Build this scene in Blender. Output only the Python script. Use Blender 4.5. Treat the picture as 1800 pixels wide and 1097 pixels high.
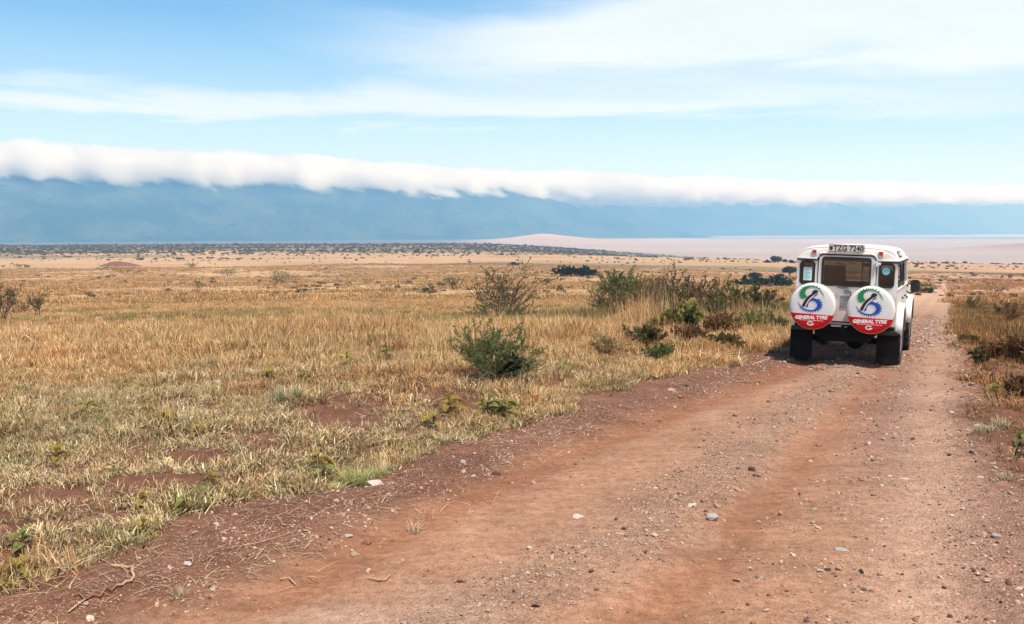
import bpy, bmesh, math, random
import numpy as np
from mathutils import Vector, Matrix
from mathutils.geometry import tessellate_polygon

for o in list(bpy.data.objects):
    bpy.data.objects.remove(o, do_unlink=True)
random.seed(7)
RNG = np.random.default_rng(11)
R = math.radians
C = bpy.context.scene.collection
scene = bpy.context.scene

# ------------------------------------------------------------------ camera, sky, sun, exposure
CAM_H = 2.25
FPX = 1800.0
PITCH = math.atan(146.5 / FPX)
cam_data = bpy.data.cameras.new('camera')
cam_data.sensor_width = 36.0
cam_data.lens = 36.0
cam_data.clip_start = 0.1
cam_data.clip_end = 60000
cam = bpy.data.objects.new('camera', cam_data)
C.objects.link(cam)
cam.location = (0, 0, CAM_H)
cam.rotation_euler = (R(90) - PITCH, 0, 0)
scene.camera = cam

SUN_DIR = Vector((0.235, -0.30, 1.0)).normalized()          # towards the sun
SUN_EL = math.asin(SUN_DIR.z)
SUN_AZ = math.atan2(SUN_DIR.x, SUN_DIR.y)

world = bpy.data.worlds.new('World')
scene.world = world
world.use_nodes = True
nt = world.node_tree
nt.nodes.clear()

class NT:
    """small helper to write node trees briefly"""
    def __init__(self, tree):
        self.t = tree
    def n(self, kind, **kw):
        nd = self.t.nodes.new(kind)
        for k, v in kw.items():
            setattr(nd, k, v)
        return nd
    def link(self, a, b):
        self.t.links.new(a, b)
    def setin(self, sock, v):
        if hasattr(v, 'is_output') or isinstance(v, bpy.types.NodeSocket):
            self.t.links.new(v, sock)
        else:
            sock.default_value = v
    def math(self, op, a, b=0.0, c=None, clamp=False):
        nd = self.n('ShaderNodeMath', operation=op, use_clamp=clamp)
        self.setin(nd.inputs[0], a)
        self.setin(nd.inputs[1], b)
        if c is not None:
            self.setin(nd.inputs[2], c)
        return nd.outputs[0]
    def mapr(self, v, a, b, c=0.0, d=1.0, smooth=False):
        nd = self.n('ShaderNodeMapRange', interpolation_type='SMOOTHSTEP' if smooth else 'LINEAR')
        self.setin(nd.inputs[0], v)
        for i, x in enumerate((a, b, c, d)):
            self.setin(nd.inputs[i + 1], x)
        return nd.outputs[0]
    def noise(self, vec, scale, detail=3.0, rough=0.55, dim='3D', dist=0.0):
        nd = self.n('ShaderNodeTexNoise', noise_dimensions=dim)
        if vec is not None:
            self.link(vec, nd.inputs['Vector'])
        nd.inputs['Scale'].default_value = scale
        nd.inputs['Detail'].default_value = detail
        nd.inputs['Roughness'].default_value = rough
        nd.inputs['Distortion'].default_value = dist
        return nd.outputs[0]
    def mix(self, f, a, b, blend='MIX'):
        nd = self.n('ShaderNodeMix', data_type='RGBA', blend_type=blend)
        self.setin(nd.inputs[0], f)
        self.setin(nd.inputs[6], a if not isinstance(a, tuple) else (*a[:3], 1))
        self.setin(nd.inputs[7], b if not isinstance(b, tuple) else (*b[:3], 1))
        return nd.outputs[2]
    def vmul(self, v, s):
        nd = self.n('ShaderNodeVectorMath', operation='MULTIPLY')
        self.setin(nd.inputs[0], v)
        nd.inputs[1].default_value = s
        return nd.outputs[0]

W = NT(nt)
sky = W.n('ShaderNodeTexSky', sky_type='NISHITA')
sky.sun_disc = False
sky.sun_elevation = SUN_EL
sky.sun_rotation = SUN_AZ
sky.altitude = 1800
sky.air_density = 1.0
sky.dust_density = 0.6
sky.ozone_density = 1.5
tc = W.n('ShaderNodeTexCoord')
sep = W.n('ShaderNodeSeparateXYZ')
W.link(tc.outputs['Generated'], sep.inputs[0])
dx, dy, dz = sep.outputs
hyp = W.math('SQRT', W.math('ADD', W.math('MULTIPLY', dx, dx), W.math('MULTIPLY', dy, dy)))
elev = W.math('DIVIDE', dz, W.math('MAXIMUM', hyp, 0.001))     # tangent of the elevation
azim = W.math('ARCTAN2', dx, dy)
comb = W.n('ShaderNodeCombineXYZ')
W.link(azim, comb.inputs[0]); W.link(W.math('MULTIPLY', elev, 7.0), comb.inputs[1])
n_wisp = W.noise(comb.outputs[0], 3.2, 7, 0.6, dist=0.5)
n_big = W.noise(comb.outputs[0], 1.3, 4, 0.55)
wob = W.math('MULTIPLY', W.math('SUBTRACT', n_wisp, 0.5), 0.11)
e2 = W.math('ADD', elev, wob)
# broad veil rising to the right
lo = W.mapr(e2, 0.118, 0.165, smooth=True)
upper = W.math('ADD', 0.170, W.math('MULTIPLY', W.math('MAXIMUM', W.math('ADD', azim, 0.05), 0.0), 0.22))
hi = W.mapr(W.math('SUBTRACT', e2, upper), 0.0, 0.05, 1.0, 0.0, smooth=True)
veil = W.math('MULTIPLY', W.math('MULTIPLY', lo, hi), W.mapr(azim, -0.30, 0.06, smooth=True))
veil = W.math('MULTIPLY', veil, 0.9)
# long streak lower down
b1 = W.math('MULTIPLY', W.mapr(e2, 0.084, 0.116, smooth=True), W.mapr(e2, 0.116, 0.150, 1.0, 0.0, smooth=True))
b1 = W.math('MULTIPLY', b1, W.mapr(W.math('ABSOLUTE', W.math('ADD', azim, 0.12)), 0.30, 0.9, 0.85, 0.25))
b2 = W.math('MULTIPLY', W.mapr(e2, 0.078, 0.088, smooth=True), W.mapr(e2, 0.088, 0.100, 1.0, 0.0, smooth=True))
b2 = W.math('MULTIPLY', b2, 0.35)
b3 = W.math('MULTIPLY', W.mapr(e2, 0.050, 0.062, smooth=True), W.mapr(e2, 0.064, 0.078, 1.0, 0.0, smooth=True))
b3 = W.math('MULTIPLY', b3, W.mapr(azim, -0.05, 0.4, 0.0, 0.4))
# scattered high cirrus elsewhere on the dome
wide = W.math('MULTIPLY', W.mapr(n_big, 0.5, 0.72, smooth=True), W.mapr(elev, 0.2, 0.6, 0.15, 0.6))
m = W.math('ADD', W.math('ADD', veil, b1), W.math('ADD', b2, b3))
m = W.math('ADD', m, wide)
m = W.math('ADD', m, W.math('MULTIPLY', W.mapr(n_wisp, 0.45, 0.8), 0.12), clamp=True)
m = W.math('MULTIPLY', m, 0.74)
m = W.math('MAXIMUM', m, W.mapr(elev, 0.0, 0.20, 0.60, 0.0))
tint = W.mix(W.mapr(elev, 0.03, 0.7), (0.56, 1.08, 1.48), (0.75, 1.0, 1.1))
skyc = W.mix(1.0, sky.outputs[0], tint, 'MULTIPLY')
cloud_rad = (9.9, 10.3, 11.0)
col = W.mix(m, skyc, cloud_rad)
bg = W.n('ShaderNodeBackground')
bg.inputs[1].default_value = 0.096
W.link(col, bg.inputs[0])
wo = W.n('ShaderNodeOutputWorld')
W.link(bg.outputs[0], wo.inputs[0])

sun_data = bpy.data.lights.new('sun', 'SUN')
sun_data.energy = 5.0
sun_data.angle = R(0.53)
sun_data.color = (1.0, 0.955, 0.88)
sun = bpy.data.objects.new('sun', sun_data)
C.objects.link(sun)
sun.rotation_euler = SUN_DIR.to_track_quat('Z', 'Y').to_euler()

vs = scene.view_settings
vs.view_transform = 'Standard'
vs.look = 'None'
vs.exposure = 0.32
vs.gamma = 1.0
vs.use_curve_mapping = False
scene.cycles.max_bounces = 8
scene.cycles.diffuse_bounces = 3
scene.cycles.transparent_max_bounces = 12
scene.cycles.volume_bounces = 5
scene.cycles.volume_step_rate = 1.0
scene.cycles.volume_max_steps = 128
scene.cycles.use_denoising = True

# ------------------------------------------------------------------ object helpers
def tag(o, label=None, cat=None, group=None, kind=None):
    if label: o['label'] = label
    if cat: o['category'] = cat
    if group: o['group'] = group
    if kind: o['kind'] = kind
    return o

def empty(name, loc=(0, 0, 0), rz=0.0):
    o = bpy.data.objects.new(name, None)
    o.empty_display_size = 0.1
    C.objects.link(o)
    o.location = loc
    o.rotation_euler = (0, 0, rz)
    return o

def mesh_from(name, verts, faces, mats=(), midx=None, smooth=False):
    me = bpy.data.meshes.new(name)
    me.from_pydata([tuple(v) for v in verts], [], [tuple(f) for f in faces])
    for m_ in mats:
        me.materials.append(m_)
    if midx is not None:
        me.polygons.foreach_set('material_index', list(midx))
    if smooth:
        me.polygons.foreach_set('use_smooth', [True] * len(me.polygons))
    me.update()
    return me

def obj(name, me, parent=None, loc=None):
    o = bpy.data.objects.new(name, me)
    C.objects.link(o)
    if parent is not None:
        o.parent = parent
    if loc is not None:
        o.location = loc
    return o

class MB:
    """collects simple shapes, builds ONE mesh object"""
    def __init__(self):
        self.v = []; self.f = []; self.mi = []
    def add(self, verts, faces, mi=0):
        b = len(self.v)
        self.v.extend([tuple(p) for p in verts])
        for f in faces:
            self.f.append(tuple(i + b for i in f)); self.mi.append(mi)
        return self
    def box(self, x0, x1, y0, y1, z0, z1, mi=0):
        vs_ = [(x, y, z) for z in (z0, z1) for y in (y0, y1) for x in (x0, x1)]
        return self.add(vs_, [(0, 2, 3, 1), (4, 5, 7, 6), (0, 1, 5, 4), (2, 6, 7, 3), (0, 4, 6, 2), (1, 3, 7, 5)], mi)
    def tube(self, pts, r, seg=8, mi=0, cap=True):
        pts = [Vector(p) for p in pts]
        rs = r if isinstance(r, (list, tuple)) else [r] * len(pts)
        rings = []
        up0 = Vector((0.31, 0.17, 0.93)).normalized()
        for i, p in enumerate(pts):
            d = (pts[min(i + 1, len(pts) - 1)] - pts[max(i - 1, 0)]).normalized()
            up = up0 if abs(d.dot(up0)) < 0.95 else Vector((1, 0, 0))
            a = d.cross(up).normalized(); b_ = d.cross(a).normalized()
            rings.append([p + (a * math.cos(2 * math.pi * k / seg) + b_ * math.sin(2 * math.pi * k / seg)) * rs[i] for k in range(seg)])
        vv = [q for rg in rings for q in rg]
        ff = []
        for i in range(len(pts) - 1):
            for k in range(seg):
                k2 = (k + 1) % seg
                ff.append((i * seg + k, i * seg + k2, (i + 1) * seg + k2, (i + 1) * seg + k))
        if cap:
            ff.append(tuple(range(seg))); ff.append(tuple(reversed(range((len(pts) - 1) * seg, len(pts) * seg))))
        return self.add(vv, ff, mi)
    def lathe(self, prof, axis='X', origin=(0, 0, 0), seg=40, mi=0, closed=False):
        """prof: list of (r, h); h runs along the axis"""
        o = Vector(origin); vv = []; ff = []
        for (r_, h) in prof:
            for k in range(seg):
                a = 2 * math.pi * k / seg
                c_, s_ = r_ * math.cos(a), r_ * math.sin(a)
                p = {'X': (h, c_, s_), 'Y': (c_, h, s_), 'Z': (c_, s_, h)}[axis]
                vv.append(o + Vector(p))
        n = len(prof)
        for i in range(n if closed else n - 1):
            j = (i + 1) % n
            for k in range(seg):
                k2 = (k + 1) % seg
                ff.append((i * seg + k, i * seg + k2, j * seg + k2, j * seg + k))
        if not closed:
            if prof[0][0] > 1e-5: ff.append(tuple(reversed(range(seg))))
            if prof[-1][0] > 1e-5: ff.append(tuple(range((n - 1) * seg, n * seg)))
        return self.add(vv, ff, mi)
    def plate(self, outer, holes, fn, th, mi=0):
        """flat panel: outer and holes are 2-D outlines, fn(u, v, w) places them, th is its thickness"""
        loops = [outer] + list(holes)
        tri = tessellate_polygon([[Vector((p[0], p[1], 0)) for p in lp] for lp in loops])
        flat = [p for lp in loops for p in lp]
        n = len(flat)
        vv = [fn(p[0], p[1], 0.0) for p in flat] + [fn(p[0], p[1], th) for p in flat]
        ff = [tuple(t) for t in tri] + [tuple(reversed([i + n for i in t])) for t in tri]
        b = 0
        for lp in loops:
            m_ = len(lp)
            for k in range(m_):
                k2 = (k + 1) % m_
                ff.append((b + k, b + k2, n + b + k2, n + b + k))
            b += m_
        return self.add(vv, ff, mi)
    def build(self, name, mats, parent=None, smooth=None, bevel=0.0, fix=True, loc=None):
        if not isinstance(mats, (list, tuple)):
            mats = [mats]
        me = mesh_from(name, self.v, self.f, mats, self.mi)
        if fix:
            bm = bmesh.new(); bm.from_mesh(me)
            bmesh.ops.remove_doubles(bm, verts=bm.verts, dist=1e-5)
            bmesh.ops.recalc_face_normals(bm, faces=bm.faces)
            bm.to_mesh(me); bm.free()
        if smooth is not None:
            me.polygons.foreach_set('use_smooth', [True] * len(me.polygons))
            try:
                me.set_sharp_from_angle(angle=R(smooth))
            except Exception:
                pass
        o = obj(name, me, parent, loc)
        if bevel:
            b = o.modifiers.new('bevel', 'BEVEL')
            b.width = bevel; b.segments = 2; b.limit_method = 'ANGLE'; b.angle_limit = R(40)
        return o

def rrect(x0, x1, z0, z1, r, n=5, cw=False):
    pts = []
    for (cx, cz, a0) in ((x1 - r, z1 - r, 0), (x0 + r, z1 - r, 90), (x0 + r, z0 + r, 180), (x1 - r, z0 + r, 270)):
        for k in range(n + 1):
            a = R(a0 + 90 * k / n)
            pts.append((cx + r * math.cos(a), cz + r * math.sin(a)))
    return pts[::-1] if cw else pts

# ------------------------------------------------------------------ materials
MATS = {}
def mat(name, col=(0.5, 0.5, 0.5), rough=0.6, metal=0.0, spec=0.5, vary=0.12, vscale=6.0, bump=0.0, bscale=40.0, dirt=None, coat=0.0):
    if name in MATS: return MATS[name]
    m_ = bpy.data.materials.new(name); m_.use_nodes = True
    T = NT(m_.node_tree); m_.node_tree.nodes.clear()
    tc_ = T.n('ShaderNodeTexCoord').outputs['Object']
    nz = T.noise(tc_, vscale, 5, 0.6)
    f = T.mapr(nz, 0.3, 0.7, 1.0 - vary, 1.0 + vary)
    cc = T.n('ShaderNodeCombineColor')
    for i in range(3): T.link(f, cc.inputs[i])
    c = T.mix(1.0, (*col, 1), cc.outputs[0], 'MULTIPLY')
    rg = T.mapr(nz, 0.3, 0.7, max(0.02, rough - 0.06), min(1, rough + 0.08))
    if dirt:                                   # road dust: (colour, noise low, noise high, strength)
        dn = T.noise(tc_, dirt[1], 6, 0.65)
        df = T.math('MULTIPLY', T.mapr(dn, dirt[2], dirt[3]), dirt[4])
        c = T.mix(df, c, (*dirt[0], 1))
        rg = T.math('ADD', rg, T.math('MULTIPLY', df, 0.4), clamp=True)
    b = T.n('ShaderNodeBsdfPrincipled')
    T.link(c, b.inputs['Base Color']); T.link(rg, b.inputs['Roughness'])
    b.inputs['Metallic'].default_value = metal
    b.inputs['Specular IOR Level'].default_value = spec
    b.inputs['Coat Weight'].default_value = coat
    if bump:
        bp = T.n('ShaderNodeBump'); bp.inputs['Strength'].default_value = 1.0; bp.inputs['Distance'].default_value = bump
        T.link(T.noise(tc_, bscale, 5, 0.6), bp.inputs['Height']); T.link(bp.outputs[0], b.inputs['Normal'])
    out = T.n('ShaderNodeOutputMaterial'); T.link(b.outputs[0], out.inputs[0])
    MATS[name] = m_
    return m_

def plant_mat(name, col, transl=0.35, vary=0.35, use_tint=False, rough=0.7):
    """leaf or blade material: diffuse + translucent, brightness varies per face set (attribute shade) and per instance"""
    m_ = bpy.data.materials.new(name); m_.use_nodes = True
    T = NT(m_.node_tree); m_.node_tree.nodes.clear()
    at = T.n('ShaderNodeAttribute', attribute_name='shade')
    c = T.mix(1.0, (*col, 1), at.outputs['Color'], 'MULTIPLY')
    if use_tint:
        ti = T.n('ShaderNodeAttribute', attribute_name='tint', attribute_type='INSTANCER')
        c = T.mix(1.0, c, ti.outputs['Color'], 'MULTIPLY')
    else:
        nz = T.noise(T.n('ShaderNodeTexCoord').outputs['Object'], 5.0, 3)
        f = T.mapr(nz, 0.3, 0.7, 1 - vary, 1 + vary)
        cc = T.n('ShaderNodeCombineColor')
        for i in range(3): T.link(f, cc.inputs[i])
        c = T.mix(1.0, c, cc.outputs[0], 'MULTIPLY')
    d = T.n('ShaderNodeBsdfPrincipled'); T.link(c, d.inputs['Base Color'])
    d.inputs['Roughness'].default_value = rough; d.inputs['Specular IOR Level'].default_value = 0.25
    t = T.n('ShaderNodeBsdfTranslucent'); T.link(c, t.inputs[0])
    mx = T.n('ShaderNodeMixShader'); mx.inputs[0].default_value = transl
    T.link(d.outputs[0], mx.inputs[1]); T.link(t.outputs[0], mx.inputs[2])
    out = T.n('ShaderNodeOutputMaterial'); T.link(mx.outputs[0], out.inputs[0])
    MATS[name] = m_
    return m_

# ------------------------------------------------------------------ numpy noise
def _hash(ix, iy, seed):
    h = (ix.astype(np.int64) * 374761393 + iy.astype(np.int64) * 668265263 + seed * 982451653) & 0xFFFFFFFF
    h = ((h ^ (h >> 13)) * 1274126177) & 0xFFFFFFFF
    h = (h ^ (h >> 16)) & 0xFFFFFFFF
    return h.astype(np.float64) / 4294967295.0
def vnoise(x, y, seed=0):
    x = np.asarray(x, float); y = np.asarray(y, float)
    ix = np.floor(x); iy = np.floor(y); fx = x - ix; fy = y - iy
    fx = fx * fx * (3 - 2 * fx); fy = fy * fy * (3 - 2 * fy)
    a = _hash(ix, iy, seed); b = _hash(ix + 1, iy, seed); c = _hash(ix, iy + 1, seed); d = _hash(ix + 1, iy + 1, seed)
    return (a * (1 - fx) + b * fx) * (1 - fy) + (c * (1 - fx) + d * fx) * fy
def fbm(x, y, seed=0, oct=4, gain=0.5):
    s = 0; a = 1; t = 0
    for k in range(oct):
        s = s + a * vnoise(x * 2 ** k + 17.3 * k, y * 2 ** k - 9.1 * k, seed + k); t += a; a *= gain
    return s / t
def sstep(x, a, b):
    t = np.clip((np.asarray(x, float) - a) / (b - a), 0, 1)
    return t * t * (3 - 2 * t)

# ------------------------------------------------------------------ lie of the land
def _prof(rs, ds):
    lr = np.linspace(math.log(0.5), math.log(40000), 1600)
    d = np.interp(lr, np.log(rs), ds)
    k = np.exp(-0.5 * (np.arange(-24, 25) / 10.0) ** 2); k /= k.sum()
    dd = np.convolve(np.pad(d, 24, mode='edge'), k, mode='valid')
    return lr, dd
LR, DL = _prof([0.5, 20, 30, 50, 100, 200, 400, 800, 1350, 1500, 1650, 2300, 40000],
               [2.25, 2.28, 2.9, 4.2, 6.8, 10.2, 14.2, 18.6, 20.6, 21.6, 25, 57, 57])
_, DR = _prof([0.5, 20, 26, 50, 100, 200, 360, 600, 680, 760, 1300, 40000],
              [2.25, 2.27, 2.5, 3.9, 6.5, 10.6, 15.6, 18.2, 20.0, 24, 57, 57])
def base_z(x, y):
    x = np.asarray(x, float); y = np.asarray(y, float)
    r = np.hypot(x, y); a = np.arctan2(x, y)
    w = sstep(a, -0.05, 0.34)
    lr = np.log(np.maximum(r, 0.5))
    d = np.interp(lr, LR, DL) * (1 - w) + np.interp(lr, LR, DR) * w
    return CAM_H - d
def ray(px, py):
    dxx = (px - 900) / FPX; dzz = -(py - 548.5) / FPX
    cp, sp = math.cos(PITCH), math.sin(PITCH)
    return dxx, cp + dzz * sp, -sp + dzz * cp      # x, y, z
def ground(px, py, zf=None):
    """where the line of sight through a pixel of the photograph meets the land"""
    a, b, c = ray(px, py)
    t = np.exp(np.linspace(math.log(3.0), math.log(15000), 5000))
    z = CAM_H + c * t
    g = (zf or base_z)(a * t, b * t)
    k = np.argmax(z < g)
    if z[k] >= g[k]: k = len(t) - 1
    if k > 0:
        d0 = z[k - 1] - g[k - 1]; d1 = z[k] - g[k]
        tt = t[k - 1] + (t[k] - t[k - 1]) * d0 / (d0 - d1)
    else: tt = t[k]
    return a * tt, b * tt
EDGE_L = [(-260, 1097), (0, 1050), (130, 995), (270, 940), (420, 885), (570, 862), (700, 806), (900, 748), (1000, 722), (1160, 672), (1290, 640), (1385, 606), (1470, 570), (1560, 530), (1590, 519), (1630, 512), (1648, 503), (1640, 494), (1632, 489)]
RUT1 = [(-80, 1250), (430, 1080), (700, 935), (1000, 797), (1200, 722), (1300, 688), (1400, 646), (1478, 600), (1560, 553), (1610, 528), (1640, 514), (1655, 504), (1645, 494), (1637, 489)]
RIDGE = [(560, 1250), (800, 1097), (1060, 975), (1215, 870), (1330, 780), (1430, 705), (1495, 655), (1545, 610), (1600, 556), (1630, 529), (1650, 514), (1660, 504), (1648, 494), (1640, 489)]
RUT2 = [(900, 1250), (1130, 1097), (1250, 980), (1340, 868), (1420, 790), (1475, 735), (1545, 655), (1590, 600), (1622, 555), (1645, 529), (1660, 514), (1665, 504), (1653, 494), (1644, 489)]
TRK3 = [(1600, 1250), (1615, 1097), (1630, 900), (1640, 760), (1645, 660), (1652, 580), (1657, 545), (1664, 524), (1669, 512), (1670, 503), (1657, 494), (1648, 489)]
EDGE_R = [(2300, 1250), (1990, 1097), (1850, 900), (1770, 800), (1722, 735), (1695, 680), (1682, 620), (1678, 560), (1674, 530), (1675, 513), (1674, 503), (1662, 494), (1653, 489)]
def line_fn(pts):
    P = np.array([ground(*p) for p in pts]); P = P[np.argsort(P[:, 1])]
    x0, y0 = P[0]; x1, y1 = P[1]
    sl = (x1 - x0) / max(y1 - y0, 1e-3)
    def f(y):
        y = np.asarray(y, float)
        return np.where(y < y0, x0 + (y - y0) * sl, np.interp(y, P[:, 1], P[:, 0]))
    f.ymax = P[-1, 1]
    return f
FL, F1, FG, F2, F3, FR = [line_fn(p) for p in (EDGE_L, RUT1, RIDGE, RUT2, TRK3, EDGE_R)]
ROAD_END = F2.ymax
def road_info(x, y):
    """signed distances (m, across the road) from the left edge, the right edge and the tracks"""
    wob = (fbm(x * 0.9, y * 0.9, 5, 3) - 0.5) * 0.55 * np.clip(y / 8, 0.5, 1.6)
    cl = 0.86
    return (x - FL(y)) * cl + wob, (FR(y) - x) * cl + wob, (x - F1(y)) * cl, (x - FG(y)) * cl, (x - F2(y)) * cl, (x - F3(y)) * cl
def gauss(d, s): return np.exp(-(d / s) ** 2)
def land_z(x, y, fine=True):
    x = np.asarray(x, float); y = np.asarray(y, float)
    z = base_z(x, y)
    r = np.hypot(x, y)
    dl, dr, d1, dg, d2, d3 = road_info(x, y)
    on = (y < ROAD_END) * 1.0
    near = 1 - sstep(r, 90, 200)
    inside = sstep(dl, 0, 0.5) * sstep(dr, 0, 0.5) * on
    off = 1 - inside
    # field relief
    z = z + off * ((fbm(x * 0.35, y * 0.35, 3, 4) - 0.5) * 0.28 + (fbm(x * 1.7, y * 1.7, 8, 3) - 0.5) * 0.09) * (1 - sstep(r, 150, 400))
    z = z + (fbm(x / 55.0, y / 55.0, 21, 3) - 0.5) * 2.2 * sstep(r, 60, 260) * (1 - 0.6 * sstep(r, 900, 1500)) * (1 - 0.8 * on * gauss(x - F2(y), 8))
    z = z + 0.10 * sstep(-dl, 0.0, 1.2) * on * near + 0.05 * sstep(-dr, 0, 1.2) * on * near
    # wheel tracks, the stony ridge between them and the bank of loose soil at each side
    wv = 0.22 + 0.10 * fbm(x * 0.5, y * 0.5, 12, 2)
    z = z + on * near * (-0.040 * gauss(d1, wv) - 0.045 * gauss(d2, wv) - 0.02 * gauss(d3, 0.3) + 0.018 * gauss(dg, 0.4)
                         + 0.06 * gauss(dl - 0.45, 0.38) + 0.035 * gauss(dr - 0.3, 0.6))
    z = z + inside * near * (fbm(x * 1.3, y * 1.3, 31, 3) - 0.5) * 0.05
    if fine:
        k = (1 - sstep(r, 18, 40))
        rough_ = 0.35 + 1.0 * gauss(dg, 0.5) + 1.1 * gauss(dl - 0.4, 0.5) + 1.2 * sstep(0.9 - dr, 0, 0.8) + 1.0 * off
        rough_ = rough_ * (1 - 0.7 * gauss(d1, 0.22)) * (1 - 0.7 * gauss(d2, 0.22))
        z = z + k * rough_ * ((fbm(x * 9, y * 9, 41, 3) - 0.5) * 0.028 + np.maximum(vnoise(x * 22, y * 22, 44) - 0.72, 0) * 0.03)
    # low sandy hill and dunes out on the crater floor
    hx, hy = 130.0, 4300.0
    z = z + 24 * np.exp(-(np.abs(x - hx) / 150) ** 1.5) * np.exp(-((y - hy) / 420) ** 2)
    z = z + 13 * np.exp(-(np.abs(x - hx - 120) / 480) ** 2.0) * np.exp(-((y - hy) / 500) ** 2)
    z = z + 22 * np.exp(-((x - 1290) / 210) ** 2) * np.exp(-((y - 2450) / 300) ** 2)
    return z
# ------------------------------------------------------------------ the ground: one sheet out to the horizon
def build_ground():
    r1 = np.exp(np.linspace(math.log(0.6), math.log(4.0), 24))[:-1]
    r2 = np.exp(np.linspace(math.log(4.0), math.log(45.0), 460))[:-1]
    r3 = np.exp(np.linspace(math.log(45.0), math.log(2600.0), 300))[:-1]
    r4 = np.exp(np.linspace(math.log(2600.0), math.log(19000.0), 60))
    rr = np.concatenate([r1, r2, r3, r4])
    fine = np.linspace(R(-37), R(37), 700)
    rest = np.linspace(R(37), R(360 - 37), 64)[1:-1]
    aa = np.concatenate([fine, rest])
    nr, na = len(rr), len(aa)
    A, RR = np.meshgrid(aa, rr)
    X = RR * np.sin(A); Y = RR * np.cos(A)
    X = X.ravel(); Y = Y.ravel()
    Z = land_z(X, Y)
    co = np.stack([X, Y, Z], 1)
    co = np.vstack([co, [[0, 0, float(land_z(0.0, 0.01))]]])
    i = np.arange(nr - 1)[:, None] * na; j = np.arange(na)[None, :]; j2 = (j + 1) % na
    q = np.stack([i + j, i + na + j, i + na + j2, i + j2], -1).reshape(-1, 4)
    c = nr * na
    tri = np.stack([np.full(na, c), np.arange(na), (np.arange(na) + 1) % na], 1)
    me = bpy.data.meshes.new('ground')
    me.vertices.add(len(co)); me.vertices.foreach_set('co', co.ravel())
    loops = np.concatenate([q.ravel(), tri.ravel()])
    me.loops.add(len(loops)); me.loops.foreach_set('vertex_index', loops.astype(np.int32))
    st = np.concatenate([np.arange(len(q)) * 4, len(q) * 4 + np.arange(len(tri)) * 3])
    me.polygons.add(len(st)); me.polygons.foreach_set('loop_start', st.astype(np.int32))
    me.polygons.foreach_set('use_smooth', np.ones(len(st), bool))
    me.update(); me.validate()
    # what the ground is made of, place by place
    def L(c_): return np.array(c_)[None, :]
    x, y = X, Y; r = np.hypot(x, y)
    dl, dr, d1, dg, d2, d3 = road_info(x, y)
    on = (y < ROAD_END).astype(float)
    inside = sstep(dl, -0.15, 0.25) * sstep(dr, -0.2, 0.4) * on
    n1 = fbm(x * 0.8, y * 0.8, 51, 4)[:, None]; n2 = fbm(x * 3.5, y * 3.5, 57, 3)[:, None]
    soil = L((0.150, 0.068, 0.042)) * (0.75 + 0.5 * n1) * (0.8 + 0.4 * n2)
    straw = L((0.46, 0.30, 0.145)) * (0.8 + 0.4 * n1)
    far_ = sstep(r, 14, 70)[:, None]
    patch = sstep(fbm(x * 0.45, y * 0.45, 61, 4), 0.50, 0.62)[:, None]
    field = soil * (1 - far_) + (straw * (1 - 0.55 * patch) + soil * 0.55 * patch) * far_
    # the plain beyond: tawny grass, grey-green scrub, bare reddish patches, in long shallow bands
    t1 = fbm(x / 46.0, y / 30.0, 71, 5)[:, None]; t2 = fbm(x / 240.0, y / 90.0, 75, 4)[:, None]
    plain = L((0.43, 0.275, 0.15)) * (0.72 + 0.56 * t1)
    red = L((0.34, 0.165, 0.10)); green = L((0.15, 0.135, 0.075))
    wr = sstep(x / np.maximum(r, 1), 0.2, 0.42)[:, None]
    plain = plain * (1 - 0.25 * wr) + L((0.40, 0.215, 0.145)) * 0.25 * wr
    k = sstep(t1, 0.60, 0.72) * 0.55; plain = plain * (1 - k) + red * k
    k = sstep(t2 + 0.42 * sstep(r, 620, 900)[:, None] * (1 - wr), 0.62, 0.74) * 0.72; plain = plain * (1 - k) + green * k
    w = sstep(r, 60, 240)[:, None]
    ground_c = field * (1 - w) + plain * w
    # crater floor: pale and pinkish, with long streaks of marsh and shore
    s1 = fbm(x / 1500.0, y / 420.0, 81, 5)[:, None]; s2 = fbm(x / 2600.0, y / 260.0, 85, 4)[:, None]
    floor = L((0.39, 0.295, 0.235)) * (0.80 + 0.32 * s1)
    k = sstep(s2, 0.54, 0.66) * 0.55; floor = floor * (1 - k) + L((0.17, 0.17, 0.13)) * k
    s3 = fbm(x / 1100.0, y / 95.0, 88, 4)[:, None]; floor = floor * (0.80 + 0.40 * s3)
    k = sstep(s3, 0.60, 0.72) * 0.45; floor = floor * (1 - k) + L((0.24, 0.21, 0.17)) * k
    k = (sstep(y, 5000, 6200) * (1 - sstep(y, 6700, 7300)) * sstep(x, 200, 1500) * sstep(s1[:, 0], 0.38, 0.52))[:, None] * 0.8
    floor = floor * (1 - k) + L((0.09, 0.12, 0.11)) * k
    k = (sstep(-x / np.maximum(r, 1), -0.02, 0.06) * sstep(r, 1500, 2300))[:, None] * 0.85
    floor = floor * (1 - k) + L((0.05, 0.06, 0.035)) * k
    wf = sstep(-Z, 36, 52)[:, None]
    ground_c = ground_c * (1 - wf) + floor * wf
    hillk = (np.exp(-(np.abs(x - 130) / 330) ** 2) * np.exp(-((y - 4300) / 500) ** 2))[:, None] * 0.8
    ground_c = ground_c * (1 - hillk) + L((0.52, 0.36, 0.26)) * hillk
    k = (np.exp(-(np.abs(x - 1290) / 160) ** 2) * np.exp(-((y - 2450) / 260) ** 2))[:, None] * 0.9
    ground_c = ground_c * (1 - k) + L((0.22, 0.15, 0.14)) * k
    # the road
    g1 = gauss(d1 + 0.25 * (n1[:, 0] - .5) + 0.12 * (n2[:, 0] - .5), 0.24)[:, None]; g2 = gauss(d2 + 0.25 * (n1[:, 0] - .5) + 0.12 * (n2[:, 0] - .5), 0.22)[:, None]
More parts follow.
